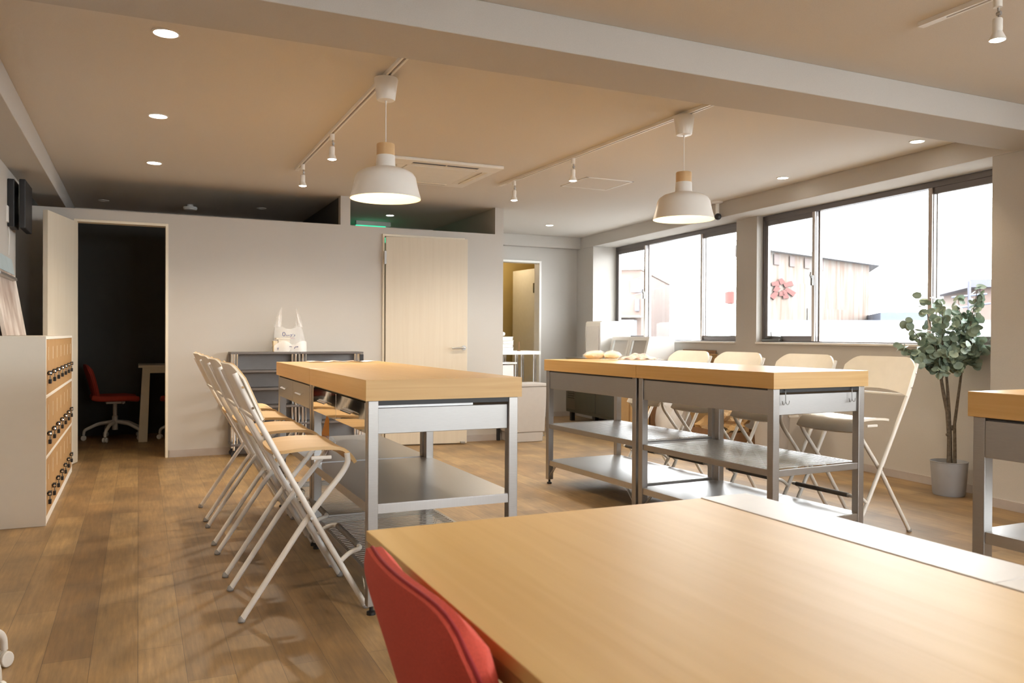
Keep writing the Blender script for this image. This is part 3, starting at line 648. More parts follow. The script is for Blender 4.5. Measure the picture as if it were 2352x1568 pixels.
def leafdisc(c, n, s):
    n = n.normalized(); a = n.cross(Vector((0.3, 0.2, 1))).normalized(); b_ = n.cross(a)
    q = rnd.uniform(0, 2*PI); a, b_ = a*math.cos(q)+b_*math.sin(q), -a*math.sin(q)+b_*math.cos(q)
    ctr = leaves.bm.verts.new(c-n*s*0.12); ring = []
    for k in range(10):
        th = 2*PI*k/10; rr = s*(1.0 if k else 1.12)
        ring.append(leaves.bm.verts.new(c+a*math.cos(th)*rr+b_*math.sin(th)*rr*0.86))
    for k in range(10): leaves.bm.faces.new((ctr, ring[k], ring[(k+1) % 10]))
ends = [(-0.34, 0.0, 1.02), (-0.30, -0.05, 0.93), (-0.27, 0.05, 1.20), (-0.20, 0.0, 1.37), (-0.10, -0.08, 1.33), (-0.05, 0.08, 1.36), (0.02, -0.02, 1.22), (0.08, 0.05, 1.38), (0.16, -0.05, 1.44), (0.24, 0.0, 1.36),
        (0.27, 0.04, 1.22), (0.30, -0.02, 1.08), (0.22, -0.09, 1.02), (0.14, -0.10, 1.18), (-0.20, -0.12, 1.10), (-0.08, -0.14, 0.98), (0.04, -0.13, 1.04), (-0.14, 0.10, 1.12), (0.12, 0.10, 1.24), (-0.24, 0.02, 1.00), (0.02, -0.10, 0.88), (-0.12, -0.08, 0.86), (0.16, -0.04, 0.92)]
for i, e in enumerate(ends):
    base = LP(*(((-0.05, 0, 0.82), (-0.025, 0, 0.86), (0.08, 0, 0.90))[0 if e[0] < -0.08 else (1 if e[0] < 0.08 else 2)]))
    end = LP(*e); ex = (end+Vector((px_, py_, 0))-WO).dot(WA)+0.05
    if ex > 0: end = end-WA*ex
    mid = (base+end)/2+Vector((0, 0, 0.05 if e[2] > 0.95 else 0.08))+LP(0, rnd.uniform(-0.03, 0.03), 0)
    pts = [base*(1-u)**2+mid*2*u*(1-u)+end*u*u for u in [k/8 for k in range(9)]]
    stems.tube(pts, [0.005, 0.002], 6)
    n = 13
    for k in range(n):
        u = 0.28+0.74*k/(n-1); p = base*(1-u)**2+mid*2*u*(1-u)+end*u*u
        for s in (-1, 1):
            off = Vector((rnd.uniform(-1, 1), rnd.uniform(-1, 1), rnd.uniform(-0.7, 0.7))).normalized()*rnd.uniform(0.022, 0.045)
            nr = Vector((rnd.uniform(-1, 0.6), rnd.uniform(-1, 0.4), rnd.uniform(-0.4, 1.0)))
            q_ = p+off; ex = (q_+Vector((px_, py_, 0))-WO).dot(WA)+0.045; sz = rnd.uniform(0.022, 0.034)
            if ex > 0: q_ = q_-WA*ex
            leafdisc(q_, nr, sz)
stems.build('trunk', 'bark', t, smooth=True)
leaves.build('foliage', 'leaf', t, smooth=False)

# ------------------------------------------------------------ lamps on the ceiling
def track(name, p0, p1, label):
    p0, p1 = Vector(p0), Vector(p1); d = (p1-p0); L = d.length; rz = math.atan2(d.y, d.x)-PI/2
    t = thing('track_rail', label, 'light track', tuple(p0), rz, 'white ceiling light tracks')
    m = MB().box(-0.018, 0, -0.020, -0.006, L, 0).box(0.006, 0, -0.020, 0.018, L, 0).box(-0.006, 0, -0.008, 0.006, L, 0).box(-0.006, 0, -0.020, 0.006, 0.12, -0.008).box(-0.006, L-0.12, -0.020, 0.006, L, -0.008)
    m.build('rail', 'white', t, 0.001)
    MB().box(-0.0055, 0.12, -0.0085, 0.0055, L-0.12, -0.0075).build('contact_strip', 'kraftd', t)
track('t', (1.160, 3.47, CZ), (1.162, 6.73, CZ), 'left ceiling track running above the left worktable')
track('t', (2.994, 3.47, CZ), (2.915, 6.62, CZ), 'middle ceiling track running above the window-side worktable')
track('t', (3.03, -0.9, CZ), (3.034, 2.44, CZ), 'near ceiling track at the top right corner of the photo')

def spot(label, loc):
    t = thing('track_spotlight', label, 'spotlight', loc, 0, 'white track spotlights')
    MB().lathe([(0, 0), (0.016, 0), (0.016, -0.040), (0, -0.040)], (0, 0, 0), 20).build('adapter', 'white', t, smooth=True)
    MB().tube([(0.004, 0, -0.040), (0.008, 0, -0.075), (0.0, 0, -0.085)], 0.0045, 8).tube([(0.008, -0.008, -0.062), (0.008, 0.008, -0.062)], 0.008, 8).build('knuckle', 'steel', t, smooth=True)
    MB().lathe([(0, -0.082), (0.016, -0.083), (0.018, -0.088), (0.018, -0.128), (0.017, -0.132), (0.018, -0.136), (0.030, -0.162), (0.031, -0.166), (0.028, -0.167)], (0, 0, 0), 24).build('lamp_body', 'white', t, smooth=True)
    MB().lathe([(0, -0.171), (0.020, -0.170), (0.0285, -0.166)], (0, 0, 0), 24).build('lens', 'bulb', t, smooth=True)
    l = bpy.data.lights.new('spot_lamp', 'SPOT'); l.energy = SPOT_E; l.color = (1, 0.87, 0.69); l.spot_size = math.radians(155); l.spot_blend = 0.6; l.shadow_soft_size = 0.03
    o = bpy.data.objects.new('spot_lamp', l); C.objects.link(o); o.parent = t; o.location = (0, 0, -0.178)
    return t
SPOT_E = 42
zt = CZ-0.020
spot('far spotlight on the left ceiling track', (1.162, 6.45, zt))
spot('spotlight on the left ceiling track, between its far end and the pendant', (1.161, 5.39, zt))
spot('far spotlight on the middle ceiling track', (2.922, 6.33, zt))
spot('spotlight on the middle ceiling track, above the ceiling hatch', (2.947, 5.34, zt))
spot('spotlight at the top right corner of the photo', (3.033, 2.095, zt))

SPOT_E = 11
track('t', (1.16, -0.9, CZ), (1.16, 2.44, CZ), 'unseen ceiling track added for light left of the camera')  # unseen track and spots added to lift faces turned from the windows
for y in (2.05, 0.3): spot('unseen spotlight added for light left of the camera', (1.16, y, zt))
def pendant(label, loc):
    t = thing('pendant_lamp', label, 'lamp', loc, 0, 'white dome pendant lamps')
    MB().lathe([(0, -0.001), (0.060, -0.001), (0.062, -0.006), (0.048, -0.108), (0.044, -0.114), (0.006, -0.116), (0.004, -0.135), (0, -0.135)], (0, 0, 0), 40).build('canopy', 'white', t, smooth=True)
    MB().tube([(0, 0, -0.13), (0, 0, -0.345)], 0.003, 8).build('cord', 'white', t, smooth=True)
    MB().lathe([(0, -0.338), (0.044, -0.338), (0.0465, -0.342), (0.0465, -0.398), (0, -0.398)], (0, 0, 0), 40).build('wooden_neck', 'lampwood', t, smooth=True)
    out = [(0.0465, -0.398), (0.0485, -0.402), (0.0495, -0.448), (0.055, -0.458), (0.085, -0.466), (0.120, -0.477), (0.143, -0.492), (0.156, -0.512), (0.166, -0.560), (0.183, -0.622)]
    inn = [(0.1805, -0.622), (0.163, -0.560), (0.153, -0.513), (0.140, -0.495), (0.118, -0.481), (0.083, -0.470), (0.050, -0.462), (0.040, -0.448), (0.040, -0.402), (0.0, -0.402)]
    MB().lathe(out+inn, (0, 0, 0), 64).build('lamp_shade', 'white', t, smooth=True)
    MB().lathe([(0, -0.405), (0.02, -0.41), (0.02, -0.455), (0.03, -0.478), (0.031, -0.500), (0.022, -0.520), (0, -0.530)], (0, 0, 0), 24).build('bulb', 'bulbwarm', t, smooth=True)
    l = bpy.data.lights.new('pendant_bulb', 'POINT'); l.energy = PEND_E; l.color = (1, 0.74, 0.32); l.shadow_soft_size = 0.03
    o = bpy.data.objects.new('pendant_bulb', l); C.objects.link(o); o.parent = t; o.location = (0, 0, -0.565)
PEND_E = 1.5
pendant('white dome pendant over the left worktable', (1.160, 4.10, zt))
pendant('white dome pendant over the window-side worktable', (2.978, 4.02, zt))

def downlight(label, x, y, on=True, z=CZ, rr=0.052):
    t = thing('downlight', label, 'downlight', (x, y, z), 0, 'recessed ceiling downlights')
    MB().lathe([(rr, 0), (rr, -0.004), (rr-0.008, -0.005), (rr-0.010, -0.001)], (0, 0, 0), 32).build('trim_ring', 'white', t, smooth=True)
    MB().lathe([(0, -0.002), (rr-0.010, -0.002), (rr-0.010, -0.0005), (0, -0.0005)], (0, 0, 0), 32).build('diffuser', 'bulb' if on else 'white', t)
    if on:
        l = bpy.data.lights.new('down_lamp', 'SPOT'); l.energy = DOWN_E; l.color = (1, 0.80, 0.55); l.spot_size = math.radians(104); l.spot_blend = 0.8; l.shadow_soft_size = 0.04
        o = bpy.data.objects.new('down_lamp', l); C.objects.link(o); o.parent = t; o.location = (0, 0, -0.01)
DOWN_E = 22
downlight('nearest lit downlight of the left row', 0.109, 3.96, rr=0.060)
downlight('middle lit downlight of the left row', 0.108, 5.485, rr=0.060)
downlight('third lit downlight of the left row, nearest the partition', 0.110, 7.00, rr=0.060)
downlight('unlit downlight above the partition near the left wall', -0.322, 9.2, False)
downlight('unlit downlight above the partition, right of the smoke detector', 1.188, 9.0, False)
downlight('lit downlight seen through the opening above the middle door', 2.565, 8.88)
downlight('lit downlight near the far doorway', 4.538, 8.80)
downlight('lit downlight above the first window gap, by the header', 4.941, 5.295)
downlight('lit downlight nearest the pillar by the windows', 4.84, 3.91)
for y in (2.35, -0.8): downlight('unseen lit downlight added in line with the left row', 0.109, y, rr=0.060)  # unseen lamps added to brighten worktable sides facing away from the windows
for y in (2.2, 0.4): downlight('unseen lit downlight added on the window side', 4.6, y)  # also added out of view, for more lamp light near the camera
t = thing('smoke_detector', 'white round smoke detector on the dark ceiling above the partition', 'smoke detector', (0.488, 9.10, CZ))
MB().lathe([(0, 0), (0.03, 0), (0.03, -0.022), (0.0, -0.022)], (0, 0, 0), 24).build('base', 'wplast', t, smooth=True)
MB().lathe([(0, -0.022), (0.066, -0.024), (0.070, -0.040), (0.06, -0.056), (0.02, -0.062), (0, -0.062)], (0, 0, 0), 32).build('cover', 'wplast', t, smooth=True)

# air conditioner cassette
t = thing('ceiling_air_conditioner', 'white four-way cassette air conditioner in the ceiling', 'air conditioner', (2.175, 6.36, CZ))
H_ = 0.46; p = MB().box(-H_, -H_, -0.025, H_, -H_+0.17, 0).box(-H_, H_-0.17, -0.025, H_, H_, 0).box(-H_, -H_+0.17, -0.025, -H_+0.17, H_-0.17, 0).box(H_-0.17, -H_+0.17, -0.025, H_, H_-0.17, 0)
p.build('panel', 'whitetrim', t, 0.006)
MB().box(-H_+0.172, -H_+0.172, -0.030, H_-0.172, H_-0.172, 0).build('intake_grille', 'whitetrim', t, 0.006)
for k in range(4):
    mx = Matrix.Rotation(k*PI/2, 4, 'Z')
    MB().box(-0.27, -H_+0.060, -0.0262, 0.27, -H_+0.105, -0.024, mx).build('air_slot', 'acgrey' if k in (0, 2) else 'cream', t)
    MB().box(-0.27, -H_+0.098, -0.032, 0.27, -H_+0.112, -0.026, mx).box(-0.004, -H_+0.06, -0.030, 0.004, -H_+0.105, -0.026, mx).build('vane', 'cream', t, 0.001)
# hatch
t = thing('ceiling_hatch', 'square inspection hatch in the ceiling by the middle track', 'hatch', (3.675, 6.225, CZ))
q = 0.235; MB().box(-q, -q, -0.004, q, -q+0.016, 0).box(-q, q-0.016, -0.004, q, q, 0).box(-q, -q, -0.004, -q+0.016, q, 0).box(q-0.016, -q, -0.004, q, q, 0).build('hatch_frame', 'white', t)
MB().box(-q+0.018, -q+0.018, -0.002, q-0.018, q-0.018, 0.0).build('hatch_panel', 'ceil', t)
# security camera
t = thing('security_camera', 'small white ceiling camera with a black lens beside the right pendant', 'camera', (5.24, 6.52, CZ))
MB().lathe([(0, 0), (0.055, 0), (0.05, -0.012), (0.018, -0.02), (0.018, -0.12), (0, -0.12)], (0, 0, 0), 24).build('mount', 'wplast', t, smooth=True)
MB().blob((0.0, -0.01, -0.150), 0.034, 2, 0.0, 3).build('lens_ball', 'black', t, smooth=True)
# exit sign
t = thing('exit_sign', 'green lit exit sign hanging behind the opening above the middle door', 'sign', (2.50, 9.45, 0))
MB().box(-0.18, 0, 2.395, 0.24, 0.05, CZ).build('sign_mount', 'wplast', t, 0.003)
MB().box(-0.18, 0.005, 2.20, 0.18, 0.045, 2.395).build('sign_face', 'exitg', t, 0.003)
fg = MB().box(-0.06, 0.002, 2.23, 0.06, 0.005, 2.36).build('door_pictogram', 'wplast', t)

# ------------------------------------------------------------ dark shelving by the partition
def shelf_unit(label, x0, wdt):
    t = thing('steel_shelf_unit', label, 'shelf', (x0, 7.585, 0), 0, 'dark shelf units against the partition')
    for z in (0.94, 0.775, 0.615, 0.455, 0.295, 0.12): MB().box(0, 0, z-0.018, wdt, 0.24, z).build('shelf', 'shelfdark', t, 0.002)
    MB().box(0.0, 0.236, 0.10, wdt, 0.243, 0.925).build('back_panel', 'shelfgrey', t)
    for x in (0.03, wdt-0.03):
        for y in (0.03, 0.21):
            lg = MB().tube([(x, y, 0.05), (x, y, 0.925)], 0.011, 12).tube([(x+0.028, y, 0.1), (x+0.028, y, 0.925)], 0.006, 8).build('post', 'chrome', t, smooth=True)
            MB().tube([(x, y-0.01, 0.026), (x, y+0.01, 0.026)], 0.026, 14).box(x-0.014, y-0.012, 0.026, x+0.014, y+0.012, 0.062).build('caster', 'black', lg)
shelf_unit('left one of the two dark shelf units behind the stools, bag on top', 0.745, 0.60)
shelf_unit('right one of the two dark shelf units, near the middle door', 1.348, 0.59)
t = thing('dark_side_panel', 'black panel at the right end of the dark shelf units', 'panel', (1.90, 7.57, 0))
MB().box(0.0, 0.0, 0.5, 0.035, 0.02, 0.918).build('panel', 'black', t)
t.parent = None

# plastic shopping bag on the shelf
t = thing('plastic_shopping_bag', 'translucent white shopping bag with handles up on the dark shelf', 'bag', (1.265, 7.70, 0.9405))
rb = random.Random(5)
def bagf(u, v):
    a = 2*PI*u; z = 0.26*v
    rx = 0.158*(1-0.35*v)+0.012*math.sin(a*5+v*6); ry = 0.085*(1-0.45*v)+0.010*math.sin(a*7+v*9)
    return (rx*math.copysign(abs(math.cos(a))**0.8, math.cos(a)), ry*math.copysign(abs(math.sin(a))**0.8, math.sin(a)), z-0.05*(v**2)*math.cos(a*2)*-1)
MB().sheet(bagf, 40, 10).build('bag_film', 'film', t, smooth=True)
for s in (-1, 1):
    def hd(u, v):
        z = 0.23+0.175*u; wv = 0.034*(1-0.78*u)
        return (s*(0.070+0.030*(1-u))+(v-0.5)*2*wv, 0.012*math.sin(v*9+u*4), z)
    MB().sheet(hd, 10, 8).build('handle', 'film2', t, smooth=True)
rs = MB().sheet(lambda u, v: (-0.145+0.29*u, -0.092+0.006*math.sin(u*14), 0.002+0.10*v*(0.55+0.45*abs(math.sin(u*5.3)))), 18, 5); rs.build('crumpled_base', 'film2', t, smooth=True)
MB().box(-0.10, -0.045, 0.002, 0.0, 0.03, 0.115).box(-0.12, -0.05, 0.115, 0.01, 0.035, 0.128).build('carton', 'cream', t, 0.002)
MB().box(0.03, -0.04, 0.002, 0.14, 0.03, 0.065).build('carton', 'paper', t, 0.002)
MB().box(-0.145, -0.04, 0.002, -0.105, 0.03, 0.10).build('carton', 'bread', t, 0.002)
def stroke(parent, pts, r, m='ink'):
    return pts
ik = MB(); yk = -0.084
def ST(l, r=0.0026): ik.tube([(x, yk-0.014*(1-z/0.2)-0.010, z) for x, z in l], r, 6)
ST([(-0.060+0.012*math.cos(a), 0.163+0.017*math.sin(a)) for a in [k*PI/6 for k in range(13)]], 0.003)
ST([(-0.036, 0.157), (-0.034, 0.147), (-0.030, 0.146)]); ST([(-0.026, 0.152), (-0.010, 0.152)])
ST([(-0.004, 0.158), (0.014, 0.158), (0.010, 0.148), (-0.002, 0.142)]); ST([(0.016, 0.166), (0.018, 0.163)]); ST([(0.021, 0.165), (0.023, 0.162)])
ST([(0.028, 0.160), (0.033, 0.157)]); ST([(0.027, 0.143), (0.035, 0.147), (0.041, 0.157)])
ST([(-0.012, 0.048), (-0.004, 0.050), (0.012, 0.047)]); ST([(0.050, 0.046), (0.066, 0.048)], 0.004); ST([(0.032, 0.030), (0.044, 0.050)]); ST([(-0.120, 0.035), (-0.106, 0.036)]); ST([(-0.113, 0.034), (-0.113, 0.018)])
ik.build('printed_lettering', 'ink', t)
ik = MB(); ST([(-0.004, 0.128), (0.008, 0.129), (0.006, 0.122)], 0.002); ST([(0.014, 0.127), (0.022, 0.127)], 0.002); ST([(0.030, 0.129), (0.036, 0.122)], 0.002)
ik.build('printed_lettering', 'inkm', t)

# ------------------------------------------------------------ grey bin and white cart at the end of the partition
t = thing('trash_bin', 'beige-grey waste bin at the end of the partition wall', 'bin', (3.66, 7.70, 0))
def frus(z0, z1, a0, a1, b0, b1): 
    m = MB(); lo = [m.bm.verts.new((x*a0, y*b0, z0)) for x, y in ((-1, -1), (1, -1), (1, 1), (-1, 1))]; hi = [m.bm.verts.new((x*a1, y*b1, z1)) for x, y in ((-1, -1), (1, -1), (1, 1), (-1, 1))]
    m.bm.faces.new(lo[::-1]); m.bm.faces.new(hi)
    for i in range(4): m.bm.faces.new((lo[i], lo[(i+1) % 4], hi[(i+1) % 4], hi[i]))
    return m
frus(0.0, 0.10, 0.178, 0.182, 0.13, 0.134).build('base', 'binbeige', t, 0.008)
frus(0.10, 0.575, 0.196, 0.212, 0.14, 0.155).build('body', 'binbeige', t, 0.010)
MB().box(-0.225, -0.165, 0.575, 0.225, 0.165, 0.605).build('lid', 'binbeige', t, 0.006)
MB().box(0.185, -0.10, 0.05, 0.21, -0.04, 0.06).build('pedal', 'dsteel', t, 0.002)
tag(MB().box(3.425, 7.80, 0.0, 3.455, 7.84, 0.155).build('black_block', 'black', bevel=0.003), 'small black block on the floor beside the waste bin', 'block')  # plain black block standing low beside the bin

t = thing('steel_rack', 'white and steel rack table behind the waste bin', 'rack', (3.70, 8.35, 0))
MB().box(0, 0, 0.885, 0.50, 0.40, 0.925).build('rack_top', 'wplast', t, 0.003)
for x in (0.03, 0.20, 0.43):
    for y in (0.03, 0.36): MB().tube([(x, y, 0.0), (x, y, 0.885)], 0.011, 10).tube([(x+0.022, y, 0.0), (x+0.022, y, 0.885)], 0.006, 8).build('post', 'chrome', t, smooth=True)
MB().box(0, 0, 0.78, 0.20, 0.38, 0.80).build('shelf', 'wplast', t, 0.002)
MB().box(0, 0, 0.30, 0.50, 0.40, 0.32).build('shelf', 'steel', t, 0.002)
MB().box(0.01, 0.02, 0.50, 0.17, 0.36, 0.77).build('drawer', 'wplast', t, 0.004)
for k, (xx, lab) in enumerate(((3.755, 'lowest of the stacked white containers on the rack by the far doorway'), (3.752, 'second of the stacked white containers on the rack, counted from the lowest'), (3.757, 'third of the stacked white containers on the rack, counted from the lowest'), (3.750, 'topmost of the stacked white containers on the rack by the far doorway'))):
    z = 0.9255+k*0.041; o = thing('food_container', lab, 'container', (xx, 8.42, z), 0, 'white containers stacked on the rack')
    MB().box(0, 0, 0, 0.13, 0.16, 0.030).build('body', 'wplast', o, 0.006); MB().box(-0.004, -0.004, 0.030, 0.134, 0.164, 0.040).build('lid', 'wplast', o, 0.003)
tag(MB().blob((3.775, 8.49, 1.118), 0.035, 4, 0.12, 2, (1, 1, 0.8), True).build('plastic_wrap', 'film2', smooth=True), 'bunched clear wrap on the topmost white container', 'wrap')
tag(MB().tube([(3.975, 8.46, 0.925), (3.975, 8.46, 1.03)], 0.006, 8).tube([(3.975, 8.46, 0.925), (3.975, 8.46, 0.931)], 0.02, 12).build('small_stand', 'kraftd', smooth=True), 'thin brown upright stick on the rack top', 'stick')

# ------------------------------------------------------------ kitchen corner on the right
def WL(a, b, z=0): v = W(a, b, z); return (v.x, v.y, v.z)
t = thing('under_counter_fridge', 'long stainless under-counter fridge against the window wall', 'fridge', WL(-0.66, 3.35), Wrot)
MB().box(0, 0, 0.12, 0.60, 1.48, 0.80).build('cabinet_body', 'kit', t, 0.003)
MB().box(-0.01, -0.01, 0.80, 0.62, 1.49, 0.825).build('worktop', 'steelh', t, 0.003)
for k in range(2): d = MB().box(-0.022, 0.02+k*0.58, 0.16, -0.001, 0.585+k*0.58, 0.77).build('door', 'kit', t, 0.004); MB().box(-0.03, 0.04+k*0.58, 0.70, -0.022, 0.56+k*0.58, 0.72).build('handle', 'steel', d)
MB().box(-0.010, 1.19, 0.16, -0.001, 1.46, 0.77).build('vent_panel', 'dsteel', t)
v = MB()
for k in range(14): v.box(-0.016, 1.21, 0.30+k*0.028, -0.010, 1.40, 0.312+k*0.028)
v.build('vent_grille', 'black', t)
for x in (0.04, 0.52):
    for y in (0.05, 0.72, 1.40): MB().box(x, y, 0, x+0.05, y+0.05, 0.12).build('leg', 'black', t)
t = thing('rice_dispenser', 'tall white cabinet box standing on the fridge in the window corner', 'dispenser', WL(-0.60, 3.985, 0.826), Wrot)
MB().box(0, 0, 0, 0.42, 0.40, 0.445).build('body', 'wplast', t, 0.008)
MB().box(-0.012, 0.03, 0.05, -0.001, 0.36, 0.40).build('front_panel', 'paper', t, 0.002)
MB().box(-0.016, 0.35, 0.05, 0.0, 0.38, 0.40).build('film_flap', 'film2', t)
MB().box(-0.09, 0.02, 0.0, 0.0, 0.30, 0.045).build('tray', 'wplast', t, 0.004)
MB().box(-0.092, 0.15, 0.012, -0.088, 0.19, 0.035).build('latch', 'redseam', t)
tag(MB().box(0, 0, 0, 0.36, 0.38, 0.012).build('paper_stack', 'paper', bevel=0.002), 'white sheets lying on top of the tall white cabinet box', 'paper').location = WL(-0.57, 4.0, 1.272)
bpy.data.objects['paper_stack'].rotation_euler = (0, 0, Wrot+0.05)
def slantbin(label, b0, wid, inner):
    t = thing('white_storage_bin', label, 'bin', WL(-0.50, b0, 0.826), Wrot, 'slant-fronted white bins on the fridge')
    # body with slanted open front towards the room (-a)
    prof = [(0.0, 0.0), (0.38, 0.0), (0.38, 0.27), (0.07, 0.27)]
    MB().prism(prof, 0, 0.012, lambda a, b, h: Vector((a, h, b))).prism(prof, wid-0.012, wid, lambda a, b, h: Vector((a, h, b))).box(0.0, 0.012, 0, 0.38, wid-0.012, 0.012).box(0.07, 0.012, 0.255, 0.38, wid-0.012, 0.27).build('shell', 'wplast', t, 0.003)
    def P(s, k, off=0.0): return Vector((0.07*s-0.012+off, k, 0.27*s))
    fr = MB()
    for (s0, s1, k0, k1) in ((0.0, 0.16, 0, wid), (0.84, 1.0, 0, wid), (0.16, 0.84, 0, 0.045), (0.16, 0.84, wid-0.045, wid)):
        fr.prism([(s0, k0), (s1, k0), (s1, k1), (s0, k1)], 0, 0.012, lambda a, b, h: P(a, b, h))
    fr.build('front_frame', 'wplast', t, 0.002)
    MB().prism([(0.16, 0.045), (0.84, 0.045), (0.84, wid-0.045), (0.16, wid-0.045)], 0.03, 0.034, lambda a, b, h: P(a, b, h)).build('front_window', inner, t)
slantbin('far one of the two slant-fronted white bins, beside the tall white box', 3.515, 0.45, 'whitesheen')
slantbin('near one of the two slant-fronted white bins, with the grey window', 3.085, 0.42, 'binbeige')
tag(MB().lathe([(0, -0.012), (0.034, -0.010), (0.036, 0.010), (0, 0.012)], (0, 0, 0), 20, 'X').build('black_dial', 'black', smooth=True), 'round black knob thing at the foot of the tall white box', 'dial').location = WL(-0.64, 3.90, 0.862)

# cardboard box (open) behind the stools
t = thing('open_cardboard_box', 'open brown cardboard box standing behind the far cream-backed stool', 'box', WL(-0.42, 2.42), Wrot)
MB().box(0, 0, 0, 0.36, 0.008, 0.80).box(0, 0.652, 0, 0.36, 0.66, 0.80).box(0, 0.008, 0, 0.008, 0.652, 0.80).box(0.352, 0.008, 0, 0.36, 0.652, 0.80).box(0, 0, 0, 0.36, 0.66, 0.008).build('box_body', 'carton', t)
MB().sheet(lambda u, v: (0.352+0.05*v, 0.01+0.64*u, 0.80+0.155*v), 4, 4, 0.005).build('flap', 'kraftd', t)
MB().sheet(lambda u, v: (0.0+0.36*u, 0.655+0.13*v, 0.80+0.03*v), 4, 4, 0.005).build('flap', 'kraftd', t)
MB().sheet(lambda u, v: (0.36*u, 0.005-0.08*v, 0.80+0.12*v), 4, 4, 0.005).build('flap', 'carton', t)
def cbox(label, a, b, da, db, h, m='carton', rz=0.0, z=0.0):
    t = thing('cardboard_box', label, 'box', WL(a, b, z), Wrot+rz, 'closed cardboard boxes under the windows')
    MB().box(0, 0, 0, da, db, h).build('box_body', m, t, 0.003)
    MB().box(da/2-0.02, -0.001, 0.02, da/2+0.02, db+0.001, h+0.001).build('packing_tape', 'carton' if m == 'kraftd' else 'kraftd', t)
cbox('tan cardboard box standing beside the end of the fridge', -0.76, 2.98, 0.30, 0.30, 0.46)
cbox('dark brown upright cardboard box between the fridge and the clear waste bag', -0.70, 2.60, 0.24, 0.10, 0.50, 'kraftd', 0.05)
cbox('light tan cardboard box just left of the clear waste bag', -0.84, 2.62, 0.12, 0.20, 0.50, 'carton', -0.05)
t = thing('waste_bag', 'clear plastic bag bulging with waste beside the cardboard boxes', 'bag', WL(-0.64, 2.28), Wrot)
MB().blob((0, 0, 0.235), 0.235, 8, 0.10, 3, (0.75, 0.85, 1.0), True).build('bag_film', 'film2', t, smooth=True)
MB().blob((0, 0, 0.20), 0.17, 9, 0.20, 2, (0.7, 0.8, 1), True).build('contents', 'paper', t)
t = thing('kraft_waste_box', 'long low box heaped with crumpled brown paper under the second window', 'box', WL(-0.62, 1.38), Wrot)
MB().box(0, 0, 0, 0.40, 0.01, 0.22).box(0, 0.62, 0, 0.40, 0.63, 0.22).box(0, 0, 0, 0.01, 0.63, 0.22).box(0.39, 0, 0, 0.40, 0.63, 0.22).box(0, 0, 0, 0.40, 0.63, 0.01).build('box_body', 'kraftd', t)
rk = random.Random(21); W3 = ('crumpled brown paper ball heaped in the low box', )
names = ['left', 'right', 'front', 'rear']
for k in range(16):
    a, b = -0.57+rk.uniform(0, 0.28), 1.44+rk.uniform(0, 0.52); z = 0.16+0.055*(k // 4)+rk.uniform(0, 0.03); r = rk.uniform(0.06, 0.095)
    o = MB().blob((0, 0, 0), r, 40+k, 0.30, 2, (1, 1, 0.75)).build('crumpled_paper', ('kraft', 'carton', 'bread')[k % 3]); o.location = WL(a, b, z+0.03)
    tag(o, 'crumpled brown paper heaped in the long low box under the windows', 'paper', 'crumpled packing paper in the low box')
for k in range(3):
    o = MB().sheet(lambda u, v: (0.22*u, 0.50*v, 0.02*math.sin(u*5+k)+0.03*math.sin(v*4)), 6, 8, 0.005).build('cardboard_sheet', 'carton')
    o.location = WL(-0.60+0.04*k, 1.45+0.05*k, 0.38+0.045*k); o.rotation_euler = (0.12, -0.06, Wrot+0.1*k)
    tag(o, 'torn flat cardboard piece lying on the heap of brown paper', 'cardboard', 'cardboard pieces on the paper heap')
t = thing('tall_waste_bin', 'pale plastic bin standing beside the heap of brown paper', 'bin', WL(-0.42, 1.02), Wrot)
MB().lathe([(0, 0), (0.13, 0), (0.16, 0.50), (0.165, 0.51), (0.155, 0.51), (0.125, 0.01), (0, 0.01)], (0, 0, 0), 28).build('bin_body', 'binbeige', t, smooth=True)

# things on the worktables
def bread(label, xy, k):
    t = thing('bread_bag', label, 'bread', (xy[0], xy[1], 0.9255), 0.4*k, 'bagged bread on the window-side worktable')
    MB().blob((0, 0, 0.030), 0.062, 60+k, 0.06, 3, (1.25, 0.8, 0.52), True).build('loaf', 'bread', t, smooth=True)
    MB().blob((0, 0, 0.033), 0.069, 70+k, 0.08, 2, (1.3, 0.85, 0.54), True).build('bag_film', 'film', t, smooth=True)
bread('left pale bread roll in a clear bag on the window-side worktable', (3.115, 5.285), 0)
bread('right pale bread roll in a clear bag on the window-side worktable', (3.235, 5.240), 1)
t = thing('snack_packet', 'pink and white wrapper pack on the far end of the window-side worktable', 'packet', (3.40, 5.13, 0.926), -0.3)
MB().sheet(lambda u, v: (-0.13+0.26*u, -0.06+0.12*v, 0.004+0.040*math.sin(PI*u)*math.sin(PI*v)+0.006*math.sin(u*21)), 16, 8, 0.004).build('wrapper', 'pink', t, smooth=True)
MB().box(-0.14, -0.07, 0, 0.18, 0.07, 0.004).build('tray', 'paper', t)
for k, (x, y, r) in enumerate(((1.05, 5.22, 0.1), (1.20, 5.25, -0.2), (1.33, 5.20, 0.35))):
    o = MB().sheet(lambda u, v: (-0.075+0.15*u, -0.05+0.10*v, 0.003+0.003*math.sin(u*7+k)), 8, 4, 0.001).build('leaflet', ('paper', 'pink', 'paper')[k]); o.location = (x, y, 0.9265); o.rotation_euler = (0, 0, r)
    tag(o, ('leftmost', 'middle', 'rightmost')[k]+' of the thin paper leaflets on the far end of the left worktable', 'leaflet', 'leaflets on the left worktable')
